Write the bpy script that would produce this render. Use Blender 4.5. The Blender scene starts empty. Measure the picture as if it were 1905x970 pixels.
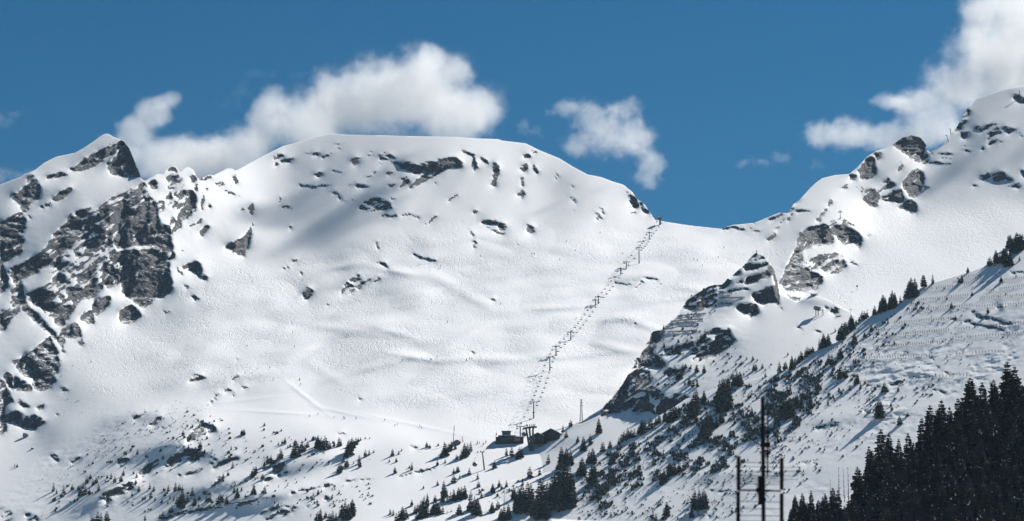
import bpy, math, random
import numpy as np
from mathutils import Vector, Matrix

# ---------------------------------------------------------------- camera numbers (the photograph is 1905 x 970)
PW, PH = 1905.0, 970.0
HFOV = math.radians(22.0)
FPX = (PW / 2) / math.tan(HFOV / 2)
PITCH = math.radians(12.0)
CF = np.array([0, math.cos(PITCH), math.sin(PITCH)])
CU = np.array([0, -math.sin(PITCH), math.cos(PITCH)])
CR = np.array([1.0, 0, 0])

def ray(x, y):
    x = np.asarray(x, float)[..., None]; y = np.asarray(y, float)[..., None]
    return CF + (x - PW / 2) / FPX * CR + (PH / 2 - y) / FPX * CU

def at(x, y, D):
    return Vector((ray(x, y) * D).tolist())

scene = bpy.context.scene
COL = scene.collection
random.seed(7)
rng = np.random.default_rng(11)

# ---------------------------------------------------------------- noise
_perm = np.random.default_rng(3).permutation(256)
_perm = np.concatenate([_perm, _perm, _perm]).astype(np.int32)
_g3 = np.random.default_rng(5).normal(size=(256, 3)); _g3 /= np.linalg.norm(_g3, axis=1)[:, None]
_g3 = _g3.astype(np.float32)

def perlin(x, y, z=0.0):
    x = np.asarray(x, np.float32); y = np.asarray(y, np.float32); z = np.broadcast_to(np.asarray(z, np.float32), x.shape)
    xi = np.floor(x); yi = np.floor(y); zi = np.floor(z)
    xf, yf, zf = x - xi, y - yi, z - zi
    xi = xi.astype(np.int32) & 255; yi = yi.astype(np.int32) & 255; zi = zi.astype(np.int32) & 255
    f = lambda t: t * t * t * (t * (t * 6 - 15) + 10)
    u, v, w = f(xf), f(yf), f(zf)
    def g(dx, dy, dz):
        h = _perm[_perm[_perm[xi + dx] + yi + dy] + zi + dz] & 255
        q = _g3[h]
        return q[..., 0] * (xf - dx) + q[..., 1] * (yf - dy) + q[..., 2] * (zf - dz)
    l = lambda a, b, t: a + (b - a) * t
    return 1.6 * l(l(l(g(0,0,0), g(1,0,0), u), l(g(0,1,0), g(1,1,0), u), v),
                   l(l(g(0,0,1), g(1,0,1), u), l(g(0,1,1), g(1,1,1), u), v), w)

def fbm(x, y, z=0.0, n=4, gain=.5, lac=2.03):
    s = 0; a = 1.0; t = 0
    for i in range(n):
        s = s + a * perlin(x + 17.3 * i, y - 9.1 * i, z + 5.7 * i); t += a
        x = x * lac; y = y * lac; z = z * lac if not np.isscalar(z) else z * lac; a *= gain
    return s / t

def blur(a, s):
    if s <= 0: return a
    r = int(3 * s) + 1
    k = np.exp(-.5 * (np.arange(-r, r + 1) / s) ** 2); k /= k.sum()
    p = np.pad(a, ((r, r), (0, 0)), 'edge'); o = np.zeros_like(a)
    for i, kk in enumerate(k): o += kk * p[i:i + a.shape[0]]
    p = np.pad(o, ((0, 0), (r, r)), 'edge'); o2 = np.zeros_like(a)
    for i, kk in enumerate(k): o2 += kk * p[:, i:i + a.shape[1]]
    return o2

def sstep(a, b, x):
    t = np.clip((x - a) / (b - a), 0, 1); return t * t * (3 - 2 * t)

def in_poly(X, Y, P):
    P = np.asarray(P, float); r = np.zeros(X.shape, bool)
    x0, y0 = P[:, 0], P[:, 1]; x1, y1 = np.roll(x0, -1), np.roll(y0, -1)
    for a, b, c, d in zip(x0, y0, x1, y1):
        if b == d: continue
        r ^= ((b > Y) != (d > Y)) & (X < (c - a) * (Y - b) / (d - b) + a)
    return r

def seg_dist(X, Y, L):
    best = np.full(X.shape, 1e9)
    for (a, b), (c, d) in zip(L[:-1], L[1:]):
        vx, vy = c - a, d - b; t = np.clip(((X - a) * vx + (Y - b) * vy) / (vx * vx + vy * vy + 1e-9), 0, 1)
        best = np.minimum(best, np.hypot(X - a - t * vx, Y - b - t * vy))
    return best

# ---------------------------------------------------------------- tracing frames: enlarged views of the photograph
ZK = {'a': (0, 230, 4.042), 'b': (200, 230, 3.464), 'c': (0, 420, 4.042), 'd': (160, 420, 4.042), 'e': (0, 600, 4.042),
      'f': (440, 220, 3.465), 'g': (880, 220, 3.465), 'h': (440, 440, 3.465), 'i': (1320, 150, 2.771), 'j': (1320, 440, 3.465),
      'k': (880, 440, 3.465), 'l': (880, 690, 3.465), 'm': (0, 690, 3.465), 'n': (440, 690, 3.465), 'o': (1425, 400, 3.233),
      'p': (0, 0, 1.0), 'q': (900, 740, 6.929), 'r': (1320, 690, 3.256), 's': (1440, 540, 9.525)}

def tr(key, pts):
    x0, y0, s = ZK[key]
    if isinstance(pts, str):
        v = [float(t) for t in pts.replace(',', ' ').split()]
        pts = list(zip(v[::2], v[1::2]))
    return [(x0 + x / s, y0 + y / s) for x, y in pts]

def line_y(L):
    """a polyline running left to right as a function y(x)"""
    xs = [p[0] for p in L]; ys = [p[1] for p in L]
    return lambda x: np.interp(x, xs, ys)
# ---------------------------------------------------------------- terrain: slopes and cliffs are set out as dips and aspects, then summed into real depth
def dip(s, a):
    s, a = np.radians(s), np.radians(a)
    return np.stack([np.sin(s) * np.sin(a), -np.sin(s) * np.cos(a), np.cos(s)], -1)

def dct_solver(H, W, lam):
    ky = 2 * np.cos(np.pi * np.arange(2 * H) / H) - 2
    kx = 2 * np.cos(np.pi * np.arange(W + 1) / W) - 2
    den = ky[:, None] + kx[None, :] - lam
    if lam == 0: den[0, 0] = 1
    def solve(b):
        e = np.concatenate([b, b[::-1]], 0); e = np.concatenate([e, e[:, ::-1]], 1)
        F = np.fft.rfft2(e) / den
        if lam == 0: F[0, 0] = 0
        return np.fft.irfft2(F, s=e.shape)[:H, :W]
    return solve

def div(gx, gy):
    """adjoint of the forward difference: gx is (H,W-1), gy is (H-1,W)"""
    H, W = gx.shape[0], gy.shape[1]
    d = np.zeros((H, W))
    d[:, :-1] += gx; d[:, 1:] -= gx
    d[:-1] += gy; d[1:] -= gy
    return d

class Sheet:
    def __init__(s, u0, u1, v0, v1, q, seed):
        s.q = q; s.u = np.arange(u0, u1 + q, q, dtype=float); s.v = np.arange(v0, v1 + q, q, dtype=float)
        s.U, s.V = np.meshgrid(s.u, s.v); s.H, s.W = s.U.shape; s.seed = seed
        s.bump_gain = 1.0; s.mixc = .6; s.R = np.zeros((s.H, s.W)); s.cuts = []; s.nrock = np.zeros((s.H, s.W, 3)); s.dep = np.zeros((s.H, s.W))
    def base(s, ctrl, power=2.6):
        num = 0; den = 0
        for x, y, sl, a in ctrl:
            w = 1 / (((s.U - x) ** 2 + (1.6 * (s.V - y)) ** 2) / 900 + 1) ** (power / 2)
            num = num + w[..., None] * dip(sl, a); den = den + w
        n = num / den[..., None]
        s.n = n / np.linalg.norm(n, axis=-1, keepdims=True)
    def patch(s, key, pts, sl, a, soft=8):
        """a stretch of snow with a dip and aspect of its own"""
        m = blur(in_poly(s.U, s.V, tr(key, pts)).astype(float), soft / s.q)[..., None]
        n = s.n * (1 - m) + dip(sl, a) * m
        s.n = n / np.linalg.norm(n, axis=-1, keepdims=True)
    def rocks(s, items, th=35, asp=-22):
        q = s.q
        sd = s.seed
        wx = 4.6 * fbm(s.U / 12, s.V / 9, sd) + 2.6 * perlin(s.U / 4.2, s.V / 3.4, sd + 4) + 1.6 * perlin(s.U / 2.1, s.V / 1.9, sd + 5)
        wy = 4.2 * fbm(s.U / 12, s.V / 9, sd + 9) + 2.4 * perlin(s.U / 4.2, s.V / 3.4, sd + 14) + 1.4 * perlin(s.U / 2.1, s.V / 1.9, sd + 15)
        UW, VW = s.U + wx, s.V + wy
        cache = {}
        for it in items:
            key, kind, pts = it[:3]; o = it[3] if len(it) > 3 else {}
            t = math.radians(o.get('th', th)); a = o.get('a', asp); k = (o.get('th', th))
            if k not in cache:
                al = s.U * math.cos(t) - s.V * math.sin(t); ac = s.U * math.sin(t) + s.V * math.cos(t)
                cache[k] = (fbm(al / 30, ac / 6.5, sd + 2, 4, .6), perlin(al / 40, ac / 9, sd + 3), fbm(al / 14, ac / 9, sd + 6, 3))
            N, B, C = cache[k]
            P = tr(key, pts)
            xs = [p[0] for p in P]; ys = [p[1] for p in P]
            i0, i1 = np.searchsorted(s.v, [min(ys) - 14, max(ys) + 14]); j0, j1 = np.searchsorted(s.u, [min(xs) - 14, max(xs) + 14])
            if i1 - i0 < 3 or j1 - j0 < 3: continue
            sl = (slice(i0, i1), slice(j0, j1))
            if 'w' in o:
                d = seg_dist(UW[sl], VW[sl], P); m = 1 - sstep(o['w'] * .5, o['w'], d)
            else:
                m = in_poly(UW[sl], VW[sl], P).astype(float)
            small = min(max(xs) - min(xs), max(ys) - min(ys)) < 16
            mb = blur(m, (1.0 if small else 1.8) / q)
            n, b, c = N[sl], B[sl], C[sl]
            if kind == 'r':
                lo = o.get('snow', .30) - .10
                r = sstep(.36, .56, mb + (.32 if small else .5) * n) * (1 - .95 * sstep(lo, lo + .12, n + .25 * c))
            else:
                lo = o.get('snow', .0)
                r = sstep(.3, .6, mb) * sstep(lo - .06, lo + .08, s.mixc * c + (1.2 - .5 * s.mixc) * n)
            aa = a + 55 * b + 40 * c
            slo = 74 + 14 * n
            nr = dip(slo, aa)
            w = (r > s.R[sl])[..., None]
            s.nrock[sl] = np.where(w, nr, s.nrock[sl])
            s.R[sl] = np.maximum(s.R[sl], r)
            s.dep[sl] = np.maximum(s.dep[sl], mb)
    def solve(s, ax, ay, aD, bumps=()):
        R = s.R[..., None]
        n = s.n * (1 - R) + s.nrock * R
        n /= np.linalg.norm(n, axis=-1, keepdims=True) + 1e-9
        r = ray(s.U, s.V)
        dn = np.minimum((n * r).sum(-1), -.085)
        gu = -(n @ CR) / FPX / dn; gv = (n @ CU) / FPX / dn
        q = s.q
        gx = .5 * (gu[:, 1:] + gu[:, :-1]) * q; gy = .5 * (gv[1:] + gv[:-1]) * q
        # large shapes: weighted least squares on a coarse grid; depth may jump along the cuts
        f = 4; h, w = s.H // f, s.W // f
        blk = lambda A: A[:h * f, :w * f].reshape(h, f, w, f).mean((1, 3))
        cu, cv = blk(gu) * q * f, blk(gv) * q * f
        cx = .5 * (cu[:, 1:] + cu[:, :-1]); cy = .5 * (cv[1:] + cv[:-1])
        Uc, Vc = blk(s.U), blk(s.V)
        W = np.ones((h, w))
        for L in s.cuts: W = np.minimum(W, .002 + .998 * sstep(q * f * .8, q * f * 1.6, seg_dist(Uc, Vc, L)))
        wx = np.minimum(W[:, 1:], W[:, :-1]); wy = np.minimum(W[1:], W[:-1])
        A = lambda x: -div(wx * (x[:, 1:] - x[:, :-1]), wy * (x[1:] - x[:-1]))
        b = -div(wx * cx, wy * cy)
        pre = dct_solver(h, w, 0); M = lambda x: -pre(x)
        x = np.zeros((h, w)); rr = b - A(x); z = M(rr); p = z; rz = (rr * z).sum()
        for i in range(160 if s.cuts else 2):
            Ap = A(p); al = rz / ((p * Ap).sum() + 1e-30); x = x + al * p; rr = rr - al * Ap
            z = M(rr); rz2 = (rr * z).sum(); p = z + rz2 / (rz + 1e-30) * p; rz = rz2
            if np.abs(rr).max() < 1e-7: break
        # up to the fine grid, then the detail on top
        yi = np.clip((np.arange(s.H) - (f - 1) / 2) / f, 0, h - 1.001); xi = np.clip((np.arange(s.W) - (f - 1) / 2) / f, 0, w - 1.001)
        y0 = yi.astype(int); x0 = xi.astype(int); fy = (yi - y0)[:, None]; fx = (xi - x0)[None]
        up = (x[y0][:, x0] * (1 - fy) * (1 - fx) + x[y0][:, x0 + 1] * (1 - fy) * fx + x[y0 + 1][:, x0] * fy * (1 - fx) + x[y0 + 1][:, x0 + 1] * fy * fx)
        up = blur(up, 2)
        rx = gx - (up[:, 1:] - up[:, :-1]); ry = gy - (up[1:] - up[:-1])
        if s.cuts:
            Wf = np.ones((s.H, s.W))
            for L in s.cuts: Wf = np.minimum(Wf, sstep(q * 4, q * 9, seg_dist(s.U, s.V, L)))
            rx *= np.minimum(Wf[:, 1:], Wf[:, :-1]); ry *= np.minimum(Wf[1:], Wf[:-1])
        det = dct_solver(s.H, s.W, (q / 45.0) ** 2)(div(rx, ry))
        s.L = up + det
        i, j = s.idx(ax, ay)
        s.L += math.log(aD) - s.L[i, j]
        D = np.exp(s.L)
        for (x, y, rx_, ry_, rot, amp) in bumps:
            t = math.radians(rot); du, dv = s.U - x, s.V - y
            a_ = (du * math.cos(t) - dv * math.sin(t)) / rx_; b_ = (du * math.sin(t) + dv * math.cos(t)) / ry_
            s.L -= amp * s.bump_gain / D * np.exp(-(a_ * a_ + b_ * b_))
    def idx(s, x, y):
        return (int(np.clip(round((y - s.v[0]) / s.q), 0, s.H - 1)), int(np.clip(round((x - s.u[0]) / s.q), 0, s.W - 1)))
    def depth(s, x, y):
        i, j = s.idx(x, y); return float(np.exp(s.L[i, j]))
    def point(s, x, y):
        return at(x, y, s.depth(x, y))
    def positions(s):
        return ray(s.U, s.V) * np.exp(s.L)[..., None]
    def roughen(s, snow=1.0, rock=1.0, rough=None, th=20.0, roll=None):
        P = s.positions(); x, y, z = P[..., 0], P[..., 1], P[..., 2]
        D = np.exp(s.L)
        rk = blur(np.maximum(s.R, .75 * blur(s.R, 4)), 1.2)
        fine = fbm(x / 16, y / 16, z / 11, 4, .6) * 2.8 + (1 - 2 * np.abs(perlin(x / 6, y / 6, z / 4.5))) * .9
        # beds: each one juts out and ends in a ledge
        ta = np.radians(th) + .25 * perlin(x / 130, z / 130, 2.2)
        t = z * np.cos(ta) - x * np.sin(ta) + 5 * fbm(x / 38, y / 38, z / 38, 3)
        env = .5 + .9 * np.clip(fbm(x / 50, y / 50, z / 50, 2) + .35, 0, 1)
        al = x * np.cos(ta) + z * np.sin(ta)
        bed = fbm(al / 90 + y / 120, t / 8.5, 1.7, 4, .6); bed2 = 1 - 2 * np.abs(perlin(al / 45, t / 11.0, y / 60 + 4.4))
        big = fbm(al / 150 + y / 200, t / 24, 6.6, 3, .55); rib = 1 - 2.2 * np.abs(fbm(al / 62, t / 170, y / 140 + 9.1, 3, .5))
        fine = fine + env * (2.9 * bed + 1.0 * bed2 + 9.0 * big) + 8.0 * rib
        sn = fbm(x / 42, y / 42, z / 42, 4, .45) * 1.5
        if roll is not None: s.L -= roll * (17 * fbm(x / 120, y / 150, 3.1, 3, .5) + 8.0 * np.abs(perlin(x / 75, y / 95, 8.8))) / D
        if rough is not None: sn = sn + rough * (fbm(x / 9, y / 9, z / 9, 3, .6) * 2.6 + (1 - 2 * np.abs(perlin(x / 14, y / 14, z / 14))) * 1.0)
        rk = rk * (.35 + .65 * sstep(.25, .75, blur(s.R, 7 / s.q)))
        s.L += (rock * rk * fine + snow * (1 - rk) * sn * .22) / D
    def mesh(s, top, bottom, regions, skirt=((12, -2), (60, -30), (260, -210)), left=None, right=None, extra=None):
        """link the sheet as one or several meshes sharing their seams; the skyline is carried back and down behind"""
        ct = np.clip(top(s.u), s.v[0], s.v[-1]); cb = np.clip(bottom(s.u), s.v[0], s.v[-1])
        Vn = np.clip(s.V, ct[None], cb[None])
        # depth at the moved heights
        fi = np.clip((Vn - s.v[0]) / s.q, 0, s.H - 1.001); i0 = fi.astype(int); fr = fi - i0
        jj = np.arange(s.W)[None].repeat(s.H, 0)
        L = s.L[i0, jj] * (1 - fr) + s.L[i0 + 1, jj] * fr
        R = s.R[i0, jj] * (1 - fr) + s.R[i0 + 1, jj] * fr
        P = ray(s.U, Vn) * np.exp(L)[..., None]
        ex = {k: v[i0, jj] for k, v in (extra or {}).items()}
        ok = (s.V[1:] > ct[None] + .01) & (s.V[:-1] < cb[None] - .01)
        keep = ok[:, :-1] & ok[:, 1:]
        cu = .5 * (s.u[1:] + s.u[:-1]); cv = .5 * (s.v[1:] + s.v[:-1])
        CUx, CVy = np.meshgrid(cu, cv)
        if left is not None: keep &= CUx > left(CVy)
        if right is not None: keep &= CUx < right(CVy)
        idx = np.arange(s.H * s.W).reshape(s.H, s.W)
        a, b, c, d = idx[:-1, :-1], idx[:-1, 1:], idx[1:, 1:], idx[1:, :-1]
        quads = np.stack([a, d, c, b], -1)
        remaining = keep.copy(); out = []
        firstrow = np.argmax(keep, 0)
        for name, poly, mat, label in regions:
            m = remaining & (in_poly(CUx, CVy, poly) if poly is not None else True)
            remaining &= ~m
            if not m.any(): continue
            F = quads[m].reshape(-1, 4)
            # skyline faces of this region
            cols = np.where(keep.any(0))[0]
            cols = [j for j in cols if m[firstrow[j], j]]
            used = np.zeros(s.H * s.W, bool); used[F.ravel()] = True
            ids = np.where(used)[0]; remap = np.full(s.H * s.W, -1); remap[ids] = np.arange(len(ids))
            V = P.reshape(-1, 3)[ids]; A = {'rock': R.reshape(-1)[ids]}
            for k, v in ex.items(): A[k] = v.reshape(-1)[ids]
            F = remap[F]
            if skirt and cols:
                need = {}
                sv, sa, sf = [], [], []
                def back(vid):
                    if vid not in need:
                        base = len(ids) + len(sv); p = P.reshape(-1, 3)[vid]
                        for dy, dz in skirt: sv.append(p + np.array([0, dy, dz])); sa.append(vid)
                        need[vid] = base
                    return need[vid]
                for j in cols:
                    r0 = firstrow[j]; v0, v1 = idx[r0, j], idx[r0, j + 1]
                    b0, b1 = back(v0), back(v1); p0, p1 = remap[v0], remap[v1]
                    for k in range(len(skirt)):
                        sf.append((p1, b1 + k, b0 + k, p0)); p0, p1 = b0 + k, b1 + k
                V = np.concatenate([V, np.array(sv)]); F = np.concatenate([F, np.array(sf)])
                for k in A:
                    src = R.reshape(-1) if k == 'rock' else ex[k].reshape(-1)
                    A[k] = np.concatenate([A[k], src[np.array(sa)]])
            me = bpy.data.meshes.new(name)
            me.vertices.add(len(V)); me.vertices.foreach_set('co', V.astype(np.float32).ravel())
            me.loops.add(F.size); me.loops.foreach_set('vertex_index', F.astype(np.int32)[:, ::1].ravel())
            me.polygons.add(len(F)); me.polygons.foreach_set('loop_start', np.arange(0, F.size, 4, dtype=np.int32))
            me.update(calc_edges=True)
            me.polygons.foreach_set('use_smooth', np.ones(len(F), bool))
            for k, v in A.items():
                at_ = me.attributes.new(k, 'FLOAT', 'POINT'); at_.data.foreach_set('value', v.astype(np.float32))
            me.materials.append(mat)
            ob = bpy.data.objects.new(name, me); COL.objects.link(ob)
            ob['kind'] = 'structure'; ob['label'] = label
            out.append(ob)
        return out
# ================================================================ materials of the ground
def new_mat(name):
    m = bpy.data.materials.new(name); m.use_nodes = True
    nt = m.node_tree; b = nt.nodes['Principled BSDF']
    return m, nt, b

def node(nt, t, **kw):
    n = nt.nodes.new(t)
    for k, v in kw.items():
        if k in n.inputs: n.inputs[k].default_value = v
        else: setattr(n, k, v)
    return n

LIE = 1.30
def terrain_mat(name, tracks=True):
    m, nt, b = new_mat(name); L = nt.links.new
    geo = node(nt, 'ShaderNodeNewGeometry')
    at_r = node(nt, 'ShaderNodeAttribute', attribute_name='rock')
    # rock or snow: the traced cliffs, broken up by fine noise
    n1 = node(nt, 'ShaderNodeTexNoise', Scale=.16, Detail=5.0, Roughness=.65); L(geo.outputs['Position'], n1.inputs['Vector'])
    mp = node(nt, 'ShaderNodeMapRange', **{'From Min': .3, 'From Max': .7, 'To Min': -.16, 'To Max': .42}); L(n1.outputs['Fac'], mp.inputs['Value'])
    ad = node(nt, 'ShaderNodeMath', operation='ADD'); L(at_r.outputs['Fac'], ad.inputs[0]); L(mp.outputs['Result'], ad.inputs[1])
    ms = node(nt, 'ShaderNodeMapRange', interpolation_type='SMOOTHSTEP', **{'From Min': .42, 'From Max': .6}); L(ad.outputs[0], ms.inputs['Value'])
    gate = node(nt, 'ShaderNodeMapRange', **{'From Min': .06, 'From Max': .2}); L(at_r.outputs['Fac'], gate.inputs['Value'])
    mul0 = node(nt, 'ShaderNodeMath', operation='MULTIPLY'); L(ms.outputs['Result'], mul0.inputs[0]); L(gate.outputs['Result'], mul0.inputs[1])
    # snow lies wherever the rock is flat enough to hold it
    sp = node(nt, 'ShaderNodeSeparateXYZ'); L(geo.outputs['Normal'], sp.inputs[0])
    n3 = node(nt, 'ShaderNodeTexNoise', Scale=.3, Detail=5.0, Roughness=.7); L(geo.outputs['Position'], n3.inputs['Vector'])
    nz = node(nt, 'ShaderNodeMath', operation='MULTIPLY_ADD'); nz.inputs[1].default_value = .9; L(n3.outputs['Fac'], nz.inputs[0]); L(sp.outputs['Z'], nz.inputs[2])
    lie = node(nt, 'ShaderNodeMapRange', **{'From Min': LIE - .05, 'From Max': LIE + .09, 'To Min': 1.0, 'To Max': 0.0}); L(nz.outputs[0], lie.inputs['Value'])
    mul = node(nt, 'ShaderNodeMath', operation='MULTIPLY'); L(mul0.outputs[0], mul.inputs[0]); L(lie.outputs['Result'], mul.inputs[1])
    # limestone: grey with tan and dark streaks running down
    sc = node(nt, 'ShaderNodeMapping'); sc.inputs['Scale'].default_value = (.075, .075, .016); L(geo.outputs['Position'], sc.inputs['Vector'])
    n2 = node(nt, 'ShaderNodeTexNoise', Scale=1.0, Detail=6.0, Roughness=.65); L(sc.outputs['Vector'], n2.inputs['Vector'])
    cr = node(nt, 'ShaderNodeValToRGB'); e = cr.color_ramp
    e.elements[0].position = .3; e.elements[0].color = (.024, .032, .045, 1); e.elements[1].position = .72; e.elements[1].color = (.150, .145, .138, 1)
    k = e.elements.new(.5); k.color = (.064, .074, .091, 1)
    L(n2.outputs['Fac'], cr.inputs['Fac'])
    snowc = node(nt, 'ShaderNodeRGB'); snowc.outputs[0].default_value = (.87, .875, .885, 1)
    mix = node(nt, 'ShaderNodeMix', data_type='RGBA'); L(mul.outputs[0], mix.inputs['Factor']); L(snowc.outputs[0], mix.inputs['A']); L(cr.outputs['Color'], mix.inputs['B'])
    L(mix.outputs['Result'], b.inputs['Base Color'])
    b.inputs['Roughness'].default_value = .75
    b.inputs['Specular IOR Level'].default_value = .25
    # relief: rough rock, wind-worked and skied snow
    nb = node(nt, 'ShaderNodeTexNoise', Scale=.35, Detail=6.0, Roughness=.7); L(geo.outputs['Position'], nb.inputs['Vector'])
    at_t = node(nt, 'ShaderNodeAttribute', attribute_name='track')
    wv = node(nt, 'ShaderNodeTexNoise', Scale=.22, Detail=4.0, Roughness=.65, Distortion=.8); L(geo.outputs['Position'], wv.inputs['Vector'])
    # ski tracks: thin wandering grooves crossing one another, longer down the fall line
    wn = node(nt, 'ShaderNodeTexNoise', Scale=.03, Detail=3.0, Roughness=.6); L(geo.outputs['Position'], wn.inputs['Vector'])
    wa = node(nt, 'ShaderNodeVectorMath', operation='MULTIPLY_ADD'); wa.inputs[1].default_value = (34, 34, 0); L(wn.outputs['Color'], wa.inputs[0]); L(geo.outputs['Position'], wa.inputs[2])
    acc = None
    for sx, sy, off in ((.15, .04, 0), (.10, .07, 31.7), (.2, .07, 77.1)):
        mpg = node(nt, 'ShaderNodeMapping'); mpg.inputs['Scale'].default_value = (sx, sy, 0); mpg.inputs['Location'].default_value = (off, off * .37, 0); L(wa.outputs[0], mpg.inputs['Vector'])
        vo = node(nt, 'ShaderNodeTexVoronoi', feature='DISTANCE_TO_EDGE', voronoi_dimensions='2D', Scale=1.0); L(mpg.outputs['Vector'], vo.inputs['Vector'])
        gr = node(nt, 'ShaderNodeMapRange', interpolation_type='SMOOTHSTEP', **{'From Min': .0, 'From Max': .07, 'To Min': -.16, 'To Max': 0.0}); L(vo.outputs['Distance'], gr.inputs['Value'])
        if acc is None: acc = gr.outputs['Result']
        else:
            sm = node(nt, 'ShaderNodeMath', operation='ADD'); L(acc, sm.inputs[0]); L(gr.outputs['Result'], sm.inputs[1]); acc = sm.outputs[0]
    gv = node(nt, 'ShaderNodeMath', operation='MULTIPLY_ADD'); gv.inputs[1].default_value = .26; L(wv.outputs['Fac'], gv.inputs[0]); L(acc, gv.inputs[2])
    gt = node(nt, 'ShaderNodeMath', operation='MULTIPLY'); L(gv.outputs[0], gt.inputs[0]); L(at_t.outputs['Fac'], gt.inputs[1])
    hs = node(nt, 'ShaderNodeMath', operation='MULTIPLY_ADD'); hs.inputs[1].default_value = .16; L(wv.outputs['Fac'], hs.inputs[0]); L(gt.outputs[0], hs.inputs[2])
    hr = node(nt, 'ShaderNodeMath', operation='MULTIPLY'); hr.inputs[1].default_value = 3.5; L(nb.outputs['Fac'], hr.inputs[0])
    hm = node(nt, 'ShaderNodeMix', data_type='FLOAT'); L(mul.outputs[0], hm.inputs['Factor']); L(hs.outputs[0], hm.inputs['A']); L(hr.outputs[0], hm.inputs['B'])
    bp = node(nt, 'ShaderNodeBump', Strength=1.0, Distance=1.0); L(hm.outputs['Result'], bp.inputs['Height'])
    L(bp.outputs['Normal'], b.inputs['Normal'])
    return m

M_TERRAIN = terrain_mat('snow_and_limestone')

# ================================================================ sheet one: cliff mountain, dome, bowl, far right ridge, lower slopes
SKY = (tr('p', '-190 420 -90 372 -40 355 0 344 20 336 37 330 45 324 52 322 64 317 82 303 104 292 138 285 153 277 173 264 186 254 193 250 200 249 205 251 211 255 222 259 229 262 236 269 241 277 245 287 250 299 258 317 262 331 269 337 276 333 284 329 292 324 304 325 308 317 314 312 323 309 330 313 336 321 341 314 350 311 358 315 362 319 367 331 373 332 390 325 396 327 408 321 416 317 422 314 431 314 438 318 446 314 469 301 498 286 526 272 561 263 590 254 616 249 642 251 700 252 772 254 844 255 890 258 920 259 926 259 935 262 978 267 1004 280 1041 295 1067 311 1093 325 1104 327 1119 330 1140 338 1160 344 1177 358 1186 371 1200 381 1216 405 1222 410 1238 413 1284 420 1330 425 1341 426 1363 419 1403 415 1418 409 1432 403 1450 396 1466 397 1475 381 1489 370 1507 350 1518 340 1529 332 1554 326 1580 324 1594 312 1603 302 1612 292 1630 281 1645 277 1659 271 1668 264 1677 257 1695 252 1713 256 1723 269 1726 281 1731 284 1753 271 1767 254 1782 233 1791 216 1800 200 1818 184 1843 174 1872 166 1905 160 1950 150 2080 175'))
S1 = Sheet(-170, 2075, 140, 1000, 1.6, 21)
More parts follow.
